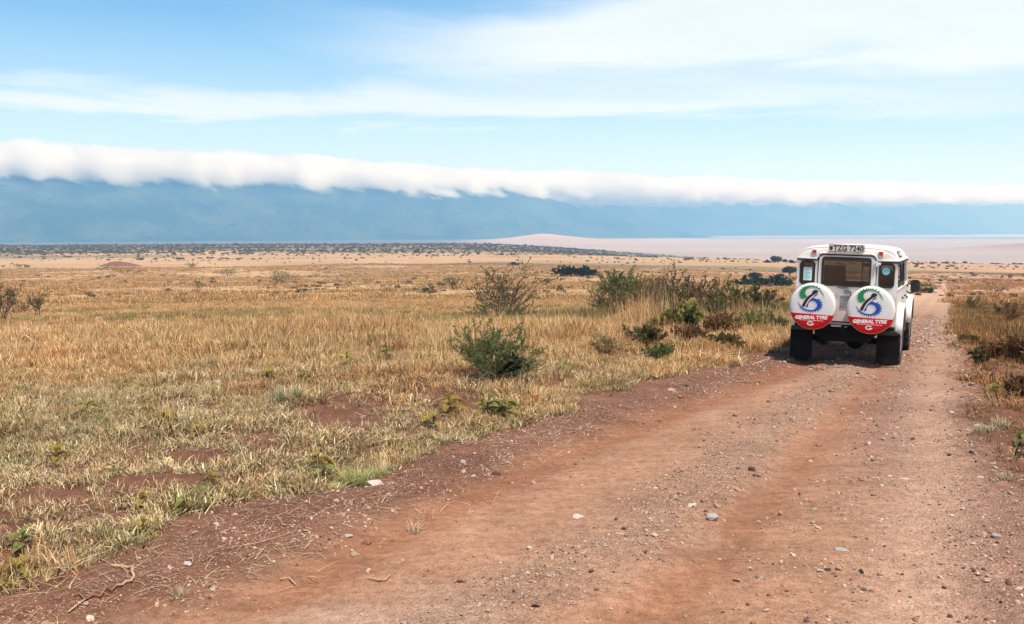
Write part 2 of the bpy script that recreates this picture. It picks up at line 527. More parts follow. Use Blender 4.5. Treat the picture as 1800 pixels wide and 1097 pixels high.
    gg = gauss(dg, 0.42)[:, None]; g3 = gauss(d3, 0.36)[:, None]
    dirt = L((0.325, 0.172, 0.104)) * (0.82 + 0.36 * n1) * (0.88 + 0.24 * n2)
    bank = L((0.165, 0.074, 0.047)) * (0.75 + 0.5 * n2)
    kk = (1 - sstep(dl, 0.75, 1.7))[:, None] * 0.9; dirt = dirt * (1 - kk) + bank * kk
    kk = (1 - sstep(dr, 0.5, 1.9))[:, None] * 0.75; dirt = dirt * (1 - kk) + L((0.235, 0.125, 0.092)) * (0.75 + 0.5 * n2) * kk
    dirt = dirt * (1 - 0.75 * g1) + L((0.255, 0.108, 0.058)) * 0.75 * g1
    dirt = dirt * (1 - 0.75 * g2) + L((0.265, 0.115, 0.062)) * 0.75 * g2
    dirt = dirt * (1 - 0.45 * gg) + L((0.31, 0.20, 0.145)) * 0.45 * gg
    dirt = dirt * (1 - 0.8 * g3) + L((0.42, 0.255, 0.172)) * 0.8 * g3
    pale = (sstep(fbm(x * 0.55, y * 0.55, 91, 4), 0.56, 0.68) * sstep(dl, 1.3, 2.2) * sstep(dr, 1.2, 2.4))[:, None] * 0.5
    dirt = dirt * (1 - pale) + L((0.42, 0.28, 0.20)) * pale
    rd = (sstep(r, 30, 120))[:, None]
    dirt = dirt * (1 - rd) + L((0.47, 0.29, 0.19)) * rd
    colr = ground_c * (1 - inside[:, None]) + dirt * inside[:, None]
    colr = np.vstack([colr, colr[:1]])
    at = me.color_attributes.new('soil', 'FLOAT_COLOR', 'POINT')
    at.data.foreach_set('color', np.concatenate([colr, np.ones((len(colr), 1))], 1).astype(np.float32).ravel())
    grav = np.clip(0.25 + 1.0 * gg[:, 0] + 0.9 * gauss(dl - 0.55, 0.35) + 1.0 * (1 - sstep(dr, 0.3, 1.6)) - 1.0 * g1[:, 0] - 0.9 * g2[:, 0], 0, 1) * inside
    grav = np.append(grav, 0)
    a2 = me.attributes.new('gravelly', 'FLOAT', 'POINT'); a2.data.foreach_set('value', grav.astype(np.float32))

    m_ = bpy.data.materials.new('ground_soil'); m_.use_nodes = True
    T = NT(m_.node_tree); m_.node_tree.nodes.clear()
    a = T.n('ShaderNodeAttribute', attribute_name='soil').outputs['Color']
    gv = T.n('ShaderNodeAttribute', attribute_name='gravelly').outputs['Fac']
    pos = T.n('ShaderNodeNewGeometry').outputs['Position']
    nA = T.noise(pos, 0.9, 6, 0.6); nB = T.noise(pos, 14.0, 5, 0.65); nC = T.noise(pos, 75.0, 3, 0.7)
    nD = T.noise(T.vmul(pos, (0.5, 1.6, 1.0)), 2.6, 5, 0.6)
    f = T.math('MULTIPLY', T.mapr(nA, 0.3, 0.7, 0.84, 1.14), T.mapr(nB, 0.3, 0.7, 0.72, 1.26))
    f = T.math('MULTIPLY', f, T.mapr(nC, 0.25, 0.75, 0.56, 1.42))
    f = T.math('MULTIPLY', f, T.mapr(nD, 0.3, 0.7, 0.86, 1.12))
    cc = T.n('ShaderNodeCombineColor')
    T.link(f, cc.inputs[0]); T.link(T.math('POWER', f, 1.08), cc.inputs[1]); T.link(T.math('POWER', f, 1.14), cc.inputs[2])
    c = T.mix(1.0, a, cc.outputs[0], 'MULTIPLY')
    # fine grit: single grains lighter or darker than the soil
    vo = T.n('ShaderNodeTexVoronoi'); T.link(pos, vo.inputs['Vector']); vo.inputs['Scale'].default_value = 46.0
    vsep = T.n('ShaderNodeSeparateColor'); T.link(vo.outputs['Color'], vsep.inputs[0])
    grain = T.math('MULTIPLY', T.math('LESS_THAN', vo.outputs['Distance'], 0.33), T.math('GREATER_THAN', vsep.outputs[0], 0.55))
    gc = T.mix(vsep.outputs[1], (0.20, 0.13, 0.10), (0.55, 0.42, 0.33))
    c = T.mix(T.math('MULTIPLY', grain, T.math('MULTIPLY', T.math('ADD', gv, 0.12), 0.75), clamp=True), c, gc)
    b = T.n('ShaderNodeBsdfPrincipled'); T.link(c, b.inputs['Base Color']); b.inputs['Roughness'].default_value = 0.95
    b.inputs['Specular IOR Level'].default_value = 0.12
    h = T.math('ADD', T.math('MULTIPLY', nB, 0.9), T.math('MULTIPLY', nC, 0.30))
    h = T.math('ADD', h, T.math('MULTIPLY', T.math('MULTIPLY', T.math('SUBTRACT', 0.4, vo.outputs['Distance']), T.math('ADD', gv, 0.1)), 0.8))
    bp = T.n('ShaderNodeBump'); bp.inputs['Strength'].default_value = 0.9; bp.inputs['Distance'].default_value = 0.024
    T.link(h, bp.inputs['Height']); T.link(bp.outputs[0], b.inputs['Normal'])
    out = T.n('ShaderNodeOutputMaterial'); T.link(b.outputs[0], out.inputs[0])
    me.materials.append(m_)
    o = obj('ground', me)
    tag(o, 'dry plain and red dirt road running down to the pale crater floor', kind='structure')
    return o
build_ground()

# ------------------------------------------------------------------ crater walls
A0 = Vector((-2600.0, 5200.0, 0)); A1 = Vector((5250.0, 10500.0, 0))
LDIR = (A1 - A0).normalized(); LLEN = (A1 - A0).length; LNRM = Vector((-LDIR.y, LDIR.x, 0))   # away from the camera
def forest_mat(name, c0, c1, c2):
    m_ = bpy.data.materials.new(name); m_.use_nodes = True
    T = NT(m_.node_tree); m_.node_tree.nodes.clear()
    pos = T.n('ShaderNodeNewGeometry').outputs['Position']
    n1 = T.noise(pos, 1 / 260.0, 5, 0.6); n2 = T.noise(pos, 1 / 34.0, 4, 0.7)
    c = T.mix(T.mapr(n1, 0.42, 0.60), c0, c1)
    c = T.mix(T.mapr(n2, 0.50, 0.64), c, c2)
    b = T.n('ShaderNodeBsdfDiffuse'); T.link(c, b.inputs[0])
    bp = T.n('ShaderNodeBump'); bp.inputs['Distance'].default_value = 14.0; T.link(n2, bp.inputs['Height']); T.link(bp.outputs[0], b.inputs['Normal'])
    out = T.n('ShaderNodeOutputMaterial'); T.link(b.outputs[0], out.inputs[0])
    return m_
def wall_range(name, u0, u1, setback, depth, crest_fn, seed, m_, label, nu=460, nv=54):
    us = np.linspace(u0, u1, nu); vv = np.linspace(0, 1.5, nv)
    U, V = np.meshgrid(us, vv)
    crest = crest_fn(U)
    gul = fbm(U / 420.0 + V * 0.7, V * 0.9, seed, 5)
    gul2 = np.abs(fbm(U / 190.0 - V * 0.6, V * 1.4, seed + 9, 4) - 0.5) * 2
    hgt = np.where(V < 1, np.sin(np.clip(V, 0, 1) * math.pi / 2) ** 1.5, 1 - (V - 1) * 0.5)
    z = -62 + (crest + 62) * hgt * (0.80 + 0.34 * gul) - 55 * gul2 * np.sin(np.clip(V, 0, 1) * math.pi)
    z = z + 10 * fbm(U / 60.0, V * 14, seed + 3, 3) * np.clip(V * 3, 0, 1)
    dist = setback - depth * (1 - V) * (0.85 + 0.4 * fbm(U / 900.0, V * 0, seed + 5, 3))
    P = np.stack([A0.x + LDIR.x * U + LNRM.x * dist, A0.y + LDIR.y * U + LNRM.y * dist, np.maximum(z, -62)], -1).reshape(-1, 3)
    i = np.arange(nv - 1)[:, None] * nu; j = np.arange(nu - 1)[None, :]
    q = np.stack([i + j, i + j + 1, i + nu + j + 1, i + nu + j], -1).reshape(-1, 4)
    me = mesh_from(name, P.tolist(), q.tolist(), [m_], smooth=True)
    o = obj(name, me)
    return tag(o, label, kind='structure')
forest = forest_mat('forest_slope', (0.022, 0.038, 0.022), (0.060, 0.078, 0.040), (0.010, 0.018, 0.012))
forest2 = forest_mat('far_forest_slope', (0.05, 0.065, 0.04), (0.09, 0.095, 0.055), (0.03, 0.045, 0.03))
wall_range('mountain_ridge', -6000, 4700, 0, 1150,
           lambda u: 300 * (1 - sstep(u, 2700, 4600)) - 70 * sstep(u, 2700, 4600), 101, forest,
           'near forested crater wall with its top lost in the cloud')
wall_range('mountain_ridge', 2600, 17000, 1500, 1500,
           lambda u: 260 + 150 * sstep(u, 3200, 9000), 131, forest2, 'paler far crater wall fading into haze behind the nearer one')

# ------------------------------------------------------------------ haze: one closed box of even, thin air
hb = MB().box(-21000, 21000, -20500, 21000, -64, 700)
hz = hb.build('haze', [], None)
hm = bpy.data.materials.new('haze_air'); hm.use_nodes = True
T = NT(hm.node_tree); hm.node_tree.nodes.clear()
pv = T.n('ShaderNodeVolumePrincipled')
pv.inputs['Color'].default_value = (0.22, 0.52, 1.0, 1)
pv.inputs['Absorption Color'].default_value = (1, 1, 1, 1)
pv.inputs['Density'].default_value = 2.05e-4
pv.inputs['Anisotropy'].default_value = 0.0
out = T.n('ShaderNodeOutputMaterial'); T.link(pv.outputs[0], out.inputs['Volume'])
hz.data.materials.clear(); hz.data.materials.append(hm)
tag(hz, 'thin blue haze lying over the crater', kind='stuff')

# ------------------------------------------------------------------ the long roll of cloud along the rim
def build_cloud():
    x0, x1 = -5200.0, LLEN + 7000.0
    mb = MB().box(x0, x1, -760, 900, 80, 640)
    o = mb.build('cloud_bank', [])
    o.location = A0
    o.rotation_euler = (0, 0, math.atan2(LDIR.y, LDIR.x))
    m_ = bpy.data.materials.new('rolling_cloud'); m_.use_nodes = True
    T = NT(m_.node_tree); m_.node_tree.nodes.clear()
    oc = T.n('ShaderNodeTexCoord').outputs['Object']
    s = T.n('ShaderNodeSeparateXYZ'); T.link(oc, s.inputs[0])
    X, Y, Z = s.outputs
    # lumps lean over as the cloud pours down the wall
    sh = T.n('ShaderNodeCombineXYZ')
    T.link(T.math('ADD', T.math('MULTIPLY', X, 1.25), T.math('MULTIPLY', Z, 1.15)), sh.inputs[0]); T.link(Y, sh.inputs[1]); T.link(T.math('MULTIPLY', Z, 1.2), sh.inputs[2])
    n1 = T.noise(sh.outputs[0], 1 / 400.0, 7, 0.62)
    n2 = T.noise(sh.outputs[0], 1 / 1500.0, 3, 0.5)
    n3 = T.noise(sh.outputs[0], 1 / 110.0, 4, 0.6)
    topz = T.math('ADD', T.mapr(X, -500.0, 3100.0, 440.0, 366.0), T.mapr(X, 3100.0, LLEN, 0.0, 55.0))
    botz = T.math('ADD', 192.0, T.mapr(X, 3000.0, LLEN, 0.0, 100.0))
    k = T.math('ADD', T.math('SUBTRACT', n1, 0.5), T.math('MULTIPLY', T.math('SUBTRACT', n3, 0.5), 0.30))
    k2 = T.math('SUBTRACT', n2, 0.5)
    up = T.math('SUBTRACT', T.math('ADD', topz, T.math('ADD', T.math('MULTIPLY', k, 170.0), T.math('MULTIPLY', k2, 110.0))), Z)
    dn = T.math('SUBTRACT', Z, T.math('ADD', botz, T.math('ADD', T.math('MULTIPLY', k, 360.0), T.math('MULTIPLY', k2, 220.0))))
    fr = T.math('SUBTRACT', T.math('ADD', Y, 470.0), T.math('MULTIPLY', k, 950.0))
    d = T.math('MINIMUM', T.math('MULTIPLY', T.mapr(up, 0.0, 20.0), T.mapr(dn, 0.0, 55.0)), T.mapr(fr, 0.0, 90.0))
    d = T.math('MULTIPLY', d, T.math('MULTIPLY', d, 0.07))
    v = T.n('ShaderNodeVolumePrincipled')
    v.inputs['Color'].default_value = (1, 1, 1, 1); v.inputs['Absorption Color'].default_value = (1, 1, 1, 1)
    v.inputs['Anisotropy'].default_value = 0.25
    T.link(d, v.inputs['Density'])
    out = T.n('ShaderNodeOutputMaterial'); T.link(v.outputs[0], out.inputs['Volume'])
    o.data.materials.clear(); o.data.materials.append(m_)
    try: m_.cycles.volume_step_rate = 0.15
    except Exception: pass
    tag(o, 'long white roll of cloud spilling over the crater rim', kind='stuff')
build_cloud()
# ------------------------------------------------------------------ scattering (stuff only)
def scatter(name, P, rot, scl, tint, idx, protos, label):
    """one object: instances of the given prototype meshes on points"""
    P = np.asarray(P, float)
    me = bpy.data.meshes.new(name); me.vertices.add(len(P)); me.vertices.foreach_set('co', P.ravel())
    def at(nm, ty, key, arr):
        a = me.attributes.new(nm, ty, 'POINT'); a.data.foreach_set(key, np.asarray(arr, np.float32 if ty != 'INT' else np.int32).ravel())
    at('rotv', 'FLOAT_VECTOR', 'vector', rot); at('sclv', 'FLOAT_VECTOR', 'vector', scl)
    at('tint', 'FLOAT_COLOR', 'color', np.concatenate([tint, np.ones((len(P), 1))], 1)); at('pick', 'INT', 'value', idx)
    o = obj(name, me)
    g = bpy.data.node_groups.new('scatter', 'GeometryNodeTree')
    g.interface.new_socket('Geometry', in_out='INPUT', socket_type='NodeSocketGeometry')
    g.interface.new_socket('Geometry', in_out='OUTPUT', socket_type='NodeSocketGeometry')
    gi = g.nodes.new('NodeGroupInput'); go = g.nodes.new('NodeGroupOutput')
    m2p = g.nodes.new('GeometryNodeMeshToPoints'); g.links.new(gi.outputs[0], m2p.inputs['Mesh'])
    join = g.nodes.new('GeometryNodeJoinGeometry')
    def named(nm, ty):
        n = g.nodes.new('GeometryNodeInputNamedAttribute'); n.data_type = ty; n.inputs[0].default_value = nm
        return n.outputs[0]
    rv, sv, pk = named('rotv', 'FLOAT_VECTOR'), named('sclv', 'FLOAT_VECTOR'), named('pick', 'INT')
    for k, pr in enumerate(protos):
        cmp_ = g.nodes.new('FunctionNodeCompare'); cmp_.data_type = 'INT'; cmp_.operation = 'EQUAL'
        isock = [s for s in cmp_.inputs if s.type == 'INT']
        g.links.new(pk, isock[0]); isock[1].default_value = k
        iop = g.nodes.new('GeometryNodeInstanceOnPoints')
        oi = g.nodes.new('GeometryNodeObjectInfo'); oi.inputs['Object'].default_value = pr; oi.inputs['As Instance'].default_value = True
        g.links.new(m2p.outputs[0], iop.inputs['Points']); g.links.new(cmp_.outputs[0], iop.inputs['Selection'])
        g.links.new(oi.outputs['Geometry'], iop.inputs['Instance'])
        g.links.new(rv, iop.inputs['Rotation']); g.links.new(sv, iop.inputs['Scale'])
        g.links.new(iop.outputs[0], join.inputs[0])
    g.links.new(join.outputs[0], go.inputs[0])
    md = o.modifiers.new('scatter', 'NODES'); md.node_group = g
    tag(o, label, kind='stuff')
    return o

def shade_attr(me, cols):
    a = me.color_attributes.new('shade', 'FLOAT_COLOR', 'POINT')
    a.data.foreach_set('color', np.concatenate([np.asarray(cols), np.ones((len(cols), 1))], 1).astype(np.float32).ravel())

def proto(name, verts, faces, cols, m_):
    me = mesh_from(name, verts, faces, [m_])
    shade_attr(me, cols)
    return bpy.data.objects.new(name, me)           # a pattern for the scatter, not itself in the scene

def blades(rnd, n, rad, hmin, hmax, width, lean, seg=2, flat=0.0, palette=((1, 1, 1),), curl=0.5):
    V, F, Cc = [], [], []
    for _ in range(n):
        a = rnd.uniform(0, 2 * math.pi); rr = rad * math.sqrt(rnd.random())
        bx, by = rr * math.cos(a), rr * math.sin(a)
        h = rnd.uniform(hmin, hmax)
        dirn = rnd.uniform(0, 2 * math.pi) if rnd.random() < 0.5 else a + rnd.uniform(-0.8, 0.8)
        le = rnd.uniform(0.2, 1.0) * lean
        if rnd.random() < flat: le = rnd.uniform(1.2, 1.5)
        w = width * rnd.uniform(0.6, 1.4)
        px_, py_ = -math.sin(dirn + rnd.uniform(-.6, .6)), math.cos(dirn + rnd.uniform(-.6, .6))
        c = rnd.choice(palette); s = rnd.uniform(0.75, 1.25); c = [x * s for x in c]
        b = len(V); x, y, z = bx, by, 0.0; ang = le * 0.5 if le < 1.2 or curl > 0.2 else 1.42
        for k in range(seg + 1):
            t = k / seg; ww = w * (1 - 0.85 * t)
            if k == seg:
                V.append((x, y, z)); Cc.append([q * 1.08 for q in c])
            else:
                V.append((x - px_ * ww / 2, y - py_ * ww / 2, z)); V.append((x + px_ * ww / 2, y + py_ * ww / 2, z))
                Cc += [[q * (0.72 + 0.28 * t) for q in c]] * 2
            st = h / seg
            x += math.cos(dirn) * math.sin(ang) * st; y += math.sin(dirn) * math.sin(ang) * st; z += max(math.cos(ang) * st, 0.004)
            ang += curl * le
        for k in range(seg):
            i = b + 2 * k
            if k == seg - 1: F.append((i, i + 1, i + 2))
            else: F.append((i, i + 1, i + 3, i + 2))
    return V, F, Cc

GRASS = plant_mat('dry_grass', (1.0, 1.0, 1.0), transl=0.30, use_tint=True, rough=0.6)
STRAW_PAL = [(0.62, 0.43, 0.20), (0.72, 0.55, 0.31), (0.56, 0.36, 0.15), (0.80, 0.66, 0.42), (0.22, 0.13, 0.05), (0.38, 0.18, 0.08), (0.30, 0.26, 0.10)]
PALE_PAL = [(0.78, 0.68, 0.44), (0.85, 0.78, 0.55), (0.58, 0.48, 0.24), (0.34, 0.32, 0.14), (0.66, 0.48, 0.25), (0.14, 0.075, 0.045), (0.10, 0.07, 0.03)]
GREEN_PAL = [(0.13, 0.17, 0.055), (0.20, 0.23, 0.08), (0.26, 0.25, 0.10), (0.09, 0.13, 0.05), (0.34, 0.30, 0.14)]
LITTER_PAL = [(0.78, 0.66, 0.45), (0.66, 0.50, 0.31), (0.42, 0.26, 0.14), (0.82, 0.74, 0.55)]
rnd = random.Random(5)
near_p = []
for k in range(5):
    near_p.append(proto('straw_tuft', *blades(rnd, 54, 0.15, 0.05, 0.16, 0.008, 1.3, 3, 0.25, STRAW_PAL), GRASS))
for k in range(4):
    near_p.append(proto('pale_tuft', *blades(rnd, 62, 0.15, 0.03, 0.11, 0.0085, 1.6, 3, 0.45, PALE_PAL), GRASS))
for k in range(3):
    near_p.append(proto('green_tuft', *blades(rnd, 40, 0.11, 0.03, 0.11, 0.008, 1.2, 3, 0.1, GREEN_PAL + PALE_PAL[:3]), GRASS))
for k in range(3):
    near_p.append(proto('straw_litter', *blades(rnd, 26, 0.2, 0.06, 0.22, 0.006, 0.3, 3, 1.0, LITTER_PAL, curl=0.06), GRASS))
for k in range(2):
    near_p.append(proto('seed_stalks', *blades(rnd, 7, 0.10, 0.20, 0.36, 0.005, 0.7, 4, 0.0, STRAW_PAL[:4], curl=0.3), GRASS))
mid_p = []
for k in range(5):
    mid_p.append(proto('mid_straw_tuft', *blades(rnd, 46, 0.26, 0.06, 0.22, 0.016, 1.1, 2, 0.12, STRAW_PAL), GRASS))
for k in range(2):
    mid_p.append(proto('mid_green_tuft', *blades(rnd, 42, 0.22, 0.08, 0.28, 0.016, 0.7, 2, 0.0, GREEN_PAL), GRASS))
far_p = []
for k in range(4):
    far_p.append(proto('far_straw_clump', *blades(rnd, 34, 0.9, 0.15, 0.5, 0.07, 0.8, 2, 0.0, STRAW_PAL), GRASS))

def fan_points(n, r0, r1, a0=-0.62, a1=0.66, power=1.0):
    """points spread over the part of the plain that the view and its surroundings take in"""
    u = RNG.random(n); r = (r0 ** (2 * power) + u * (r1 ** (2 * power) - r0 ** (2 * power))) ** (0.5 / power)
    a = RNG.uniform(a0, a1, n)
    return r * np.sin(a), r * np.cos(a)
def tilt(n, s=0.12):
    return np.stack([RNG.normal(0, s, n), RNG.normal(0, s, n), RNG.uniform(0, 6.283, n)], 1)
def road_off(x, y, pad=0.0):
    dl, dr = road_info(x, y)[:2]
    return (dl < pad) | (dr < pad) | (y > ROAD_END)
WGOLD = np.array([1.12, 0.98, 0.84]); WPALE = np.array([1.12, 1.04, 0.92]); WRUST = np.array([0.95, 0.62, 0.46])
def grass_tint(x, y):
    r = np.hypot(x, y)
    n = fbm(x * 0.25, y * 0.25, 201, 4); n2 = fbm(x * 0.9, y * 0.9, 207, 3)
    w = sstep(r + (n - 0.5) * 22, 9.5, 20)[:, None]
    t = WPALE * (1 - w) + WGOLD * w
    k = (sstep(n2, 0.57, 0.72) * 0.5)[:, None]
    t = t * (1 - k) + WRUST * k
    t = t * np.array([1.10, 1.12, 1.22]) * (0.82 + 0.4 * n[:, None]) * RNG.uniform(0.78, 1.22, (len(x), 1))
    return t

def rankness(x, y):
    return np.clip(gauss(FL(y) - x - 5.0, 6.0) * sstep(y, 15, 27) * (1 - sstep(y, 50, 66)) * (2.6 * sstep(fbm(x * 0.5, y * 0.35, 248, 4), 0.36, 0.66)) * 0.6, 0, 1.2)
def grass_near():
    x, y = fan_points(92000, 4.2, 27.0, -0.64, 0.62)
    dl, dr = road_info(x, y)[:2]
    e = np.where(dl < dr, -dl, -dr)                       # metres outside the road edge
    bare = fbm(x * 0.55 + 5, y * 0.55, 221, 4); bare2 = fbm(x * 2.4, y * 2.4, 225, 3)
    rr_ = np.hypot(x, y)
    # a strip of thick pale grass by the edge, then broken bare earth, then closed grass
    dens = 0.42 + 0.6 * sstep(e, 1.0, 3.2) + 0.7 * gauss(e - 0.30, 0.45)
    hole = sstep(bare * 0.65 + bare2 * 0.35, 0.53, 0.62) * (1 - 0.70 * sstep(rr_, 12, 22))
    strip = gauss(e - 1.5 - 0.8 * (bare - .5), 0.75) * (1 - sstep(rr_, 10, 14)) * sstep(bare2, 0.38, 0.58)
    dens = dens * (1 - 0.9 * strip)
    dens = dens * (1 - 0.88 * hole * (1 - 0.7 * gauss(e - 0.3, 0.4)))
    rsp = np.clip(0.16 + 0.75 * sstep(e, 1.5, 4.0), 0, 1) * (0.35 + 0.9 * sstep(bare2, 0.42, 0.62))
    dens = np.where(dr < dl, dens * rsp, dens)
    keep = (e > 0.0) & (RNG.random(len(x)) < np.clip(dens, 0, 1))
    x, y, e = x[keep], y[keep], e[keep]
    n = len(x); z = land_z(x, y)
    g = fbm(x * 0.6, y * 0.6, 231, 4)
    r = np.hypot(x, y)
    pick = np.where(RNG.random(n) < sstep(r, 10, 20) * 0.85 + 0.1, RNG.integers(0, 5, n), RNG.integers(5, 9, n))
    grn = RNG.random(n) < 0.05 + 0.45 * sstep(g, 0.52, 0.66) * (1 - 0.75 * sstep(r, 13, 22)) + 0.15 * gauss(e - 0.2, 0.3)
    pick = np.where(grn, RNG.integers(9, 12, n), pick)
    lit = RNG.random(n) < 0.16
    pick = np.where(lit, RNG.integers(12, 15, n), pick)
    pick = np.where(RNG.random(n) < 0.05, RNG.integers(15, 17, n), pick)
    s = RNG.uniform(0.65, 1.2, n) * (1.0 + 0.35 * sstep(r, 12, 24)) * (0.85 + 0.75 * sstep(fbm(x * 1.6, y * 1.6, 237, 3), 0.52, 0.72))
    rank = rankness(x, y)
    scl = np.stack([s, s, s * RNG.uniform(0.7, 1.25, n) * (1 + 1.3 * rank)], 1)
    ti = grass_tint(x, y)
    rs = (dr < dl)[keep][:, None] * 0.85
    ti = ti * (1 - rs) + ti * np.array([0.56, 0.40, 0.28]) * rs
    scatter('grass', np.stack([x, y, z - 0.004], 1), tilt(n, 0.15), scl, ti, pick, near_p, 'short dry grass of the near field, straw with pale and green patches')
    return n
def grass_mid():
    x, y = fan_points(105000, 24.0, 95.0, -0.60, 0.62, 0.72)
    hole = fbm(x * 0.22, y * 0.22, 241, 4)
    keep = road_off(x, y, 0.0) & (RNG.random(len(x)) < 1 - 0.75 * sstep(hole, 0.54, 0.66))
    x, y = x[keep], y[keep]; n = len(x); z = land_z(x, y)
    rank = rankness(x, y)   # taller weeds by the road
    g = fbm(x * 0.14, y * 0.14, 245, 4)
    pick = np.where(RNG.random(n) < 0.03 + 0.30 * sstep(g, 0.56, 0.68) + 0.22 * sstep(x / y, 0.40, 0.46) + 0.10 * rank, RNG.integers(5, 7, n), RNG.integers(0, 5, n))
    s = RNG.uniform(0.65, 1.3, n); scl = np.stack([s, s, s * RNG.uniform(0.6, 1.2, n)], 1)
    scl[:, 2] *= 1 + 0.9 * rank
    ti = grass_tint(x, y); ti = ti * (1 - 0.28 * rank[:, None] * np.array([1.0, 0.9, 1.4]))
    k = sstep(x - FR(y), -1.0, 0.5)[:, None] * 0.85; ti = ti * (1 - k) + ti * np.array([0.58, 0.42, 0.32]) * k
    scatter('grass', np.stack([x, y, z - 0.01], 1), tilt(n), scl, ti, pick, mid_p, 'golden dry grass across the middle of the plain')
def grass_far():
    x, y = fan_points(60000, 88.0, 420.0, -0.60, 0.62, 0.6)
    hole = fbm(x / 22.0, y / 16.0, 251, 4)
    keep = road_off(x, y, 0.5) & (RNG.random(len(x)) < 1 - 0.85 * sstep(hole, 0.50, 0.62))
    x, y = x[keep], y[keep]; n = len(x); z = land_z(x, y)
    s = RNG.uniform(0.6, 1.2, n); scl = np.stack([s, s, s * RNG.uniform(0.5, 1.0, n)], 1)
    ti = WGOLD * np.array([1.0, 0.97, 0.95]) * RNG.uniform(0.7, 1.15, (n, 1))
    k = sstep(x / y, 0.36, 0.46)[:, None] * 0.6; ti = ti * (1 - k) + ti * np.array([0.86, 0.66, 0.60]) * k
    scatter('grass', np.stack([x, y, z - 0.02], 1), tilt(n), scl, ti, RNG.integers(0, 4, n), far_p, 'tawny grass of the distant plain')
grass_near(); grass_mid(); grass_far()

# low scrub of the far plain: thousands of small dark bushes, thickening into bands
SCRUB = plant_mat('scrub_leaves', (1, 1, 1), transl=0.15, use_tint=True)
def scrub_proto(seed, n=90):
    r_ = random.Random(seed); V, F, Cc = [], [], []
    for k in range(n):
        a = r_.uniform(0, 6.283); e = r_.uniform(0, 1) ** 0.6; rad = r_.uniform(0.35, 1.0)
        x, y, z = rad * math.cos(a) * math.sqrt(1 - e * e * 0.8) * 0.6, rad * math.sin(a) * math.sqrt(1 - e * e * 0.8) * 0.6, e * 0.62 * rad + 0.05
        s = r_.uniform(0.10, 0.22); b = len(V)
        n1 = Vector((r_.gauss(0, 1), r_.gauss(0, 1), r_.gauss(0, 1))).normalized(); n2 = n1.orthogonal().normalized(); n3 = n1.cross(n2)
        for (p, q) in ((-1, -.5), (1, -.6), (.2, 1)):
            v = Vector((x, y, z)) + n2 * p * s + n3 * q * s; V.append((v.x, v.y, max(v.z, 0)))
        c = r_.uniform(0.7, 1.3); Cc += [[c, c, c]] * 3; F.append((b, b + 1, b + 2))
    return proto('scrub_bush', V, F, Cc, SCRUB)
scrubs = [scrub_proto(s) for s in range(4)]
def scrub():
    x, y = fan_points(70000, 120.0, 1650.0, -0.60, 0.62, 0.62)
    r = np.hypot(x, y); a = x / y
    band = fbm(x / 170.0, y / 95.0, 261, 4); cl = fbm(x / 28.0, y / 22.0, 265, 3)
    left_band = sstep(r, 560, 1000) * (1 - sstep(a, 0.22, 0.36)) * 0.55
    dens = 0.012 + 0.26 * sstep(band, 0.52, 0.66) * sstep(cl, 0.42, 0.6) + left_band * (0.6 + 0.4 * sstep(band, 0.35, 0.6)) + 0.22 * sstep(a, 0.33, 0.42) * sstep(band, 0.45, 0.6)
    keep = (RNG.random(len(x)) < dens) & road_off(x, y, 2.0)
    x, y, r, a = x[keep], y[keep], r[keep], a[keep]; n = len(x)
    s = RNG.lognormal(-0.15, 0.4, n) * (0.7 + 1.2 * sstep(r, 200, 1100))
    scl = np.stack([s, s, s * RNG.uniform(0.45, 0.85, n)], 1)
    g = RNG.random((n, 1))
    ti = np.array([0.115, 0.112, 0.055]) * (1 - g) + np.array([0.20, 0.145, 0.08]) * g
    k = (sstep(a, 0.34, 0.44)[:, None]) * 0.8; ti = ti * (1 - k) + np.array([0.13, 0.075, 0.055]) * k
    scatter('scrub', np.stack([x, y, land_z(x, y) - 0.03], 1), tilt(n, 0.05), scl, ti, RNG.integers(0, 4, n), scrubs, 'dark low scrub dotted over the far plain')
scrub()

# ------------------------------------------------------------------ gravel (stuff) and stones (things)
STONE = mat('stone', (0.30, 0.20, 0.155), 0.9, vary=0.25, vscale=20, spec=0.2, bump=0.004, bscale=60)
def tinted_stone_mat():
    m_ = bpy.data.materials.new('gravel_stone'); m_.use_nodes = True
    T = NT(m_.node_tree); m_.node_tree.nodes.clear()
    ti = T.n('ShaderNodeAttribute', attribute_name='tint', attribute_type='INSTANCER').outputs['Color']
    b = T.n('ShaderNodeBsdfPrincipled'); T.link(ti, b.inputs['Base Color']); b.inputs['Roughness'].default_value = 0.9; b.inputs['Specular IOR Level'].default_value = 0.2
    out = T.n('ShaderNodeOutputMaterial'); T.link(b.outputs[0], out.inputs[0]); return m_
GRAV = tinted_stone_mat()
def rock_geo(seed, sub=2, rough=0.28, flat=0.62):
    bm = bmesh.new(); bmesh.ops.create_icosphere(bm, subdivisions=sub, radius=0.5)
    r_ = random.Random(seed)
    planes = [(Vector((r_.gauss(0, 1), r_.gauss(0, 1), r_.gauss(0, 1))).normalized(), r_.uniform(0.26, 0.44)) for _ in range(9)]
    for v in bm.verts:
        p = v.co.copy()
        for nn, d in planes:                       # broken faces
            t = p.dot(nn)
            if t > d: p -= nn * (t - d) * 0.9
        q = (vnoise(p.x * 3.1 + seed, p.y * 3.1 + p.z * 2.3, seed) - 0.5) * rough
        v.co = p * (1 + float(q)); v.co.z *= flat
    return bm
def rock_mesh(name, seed, mats, sub=2, smooth=False, **k):
    bm = rock_geo(seed, sub, **k); me = bpy.data.meshes.new(name); bm.to_mesh(me); bm.free()
    me.materials.append(mats)
    return me
pebbles = [bpy.data.objects.new('pebble', rock_mesh('pebble', s, GRAV, sub=1, flat=0.6)) for s in range(6)]
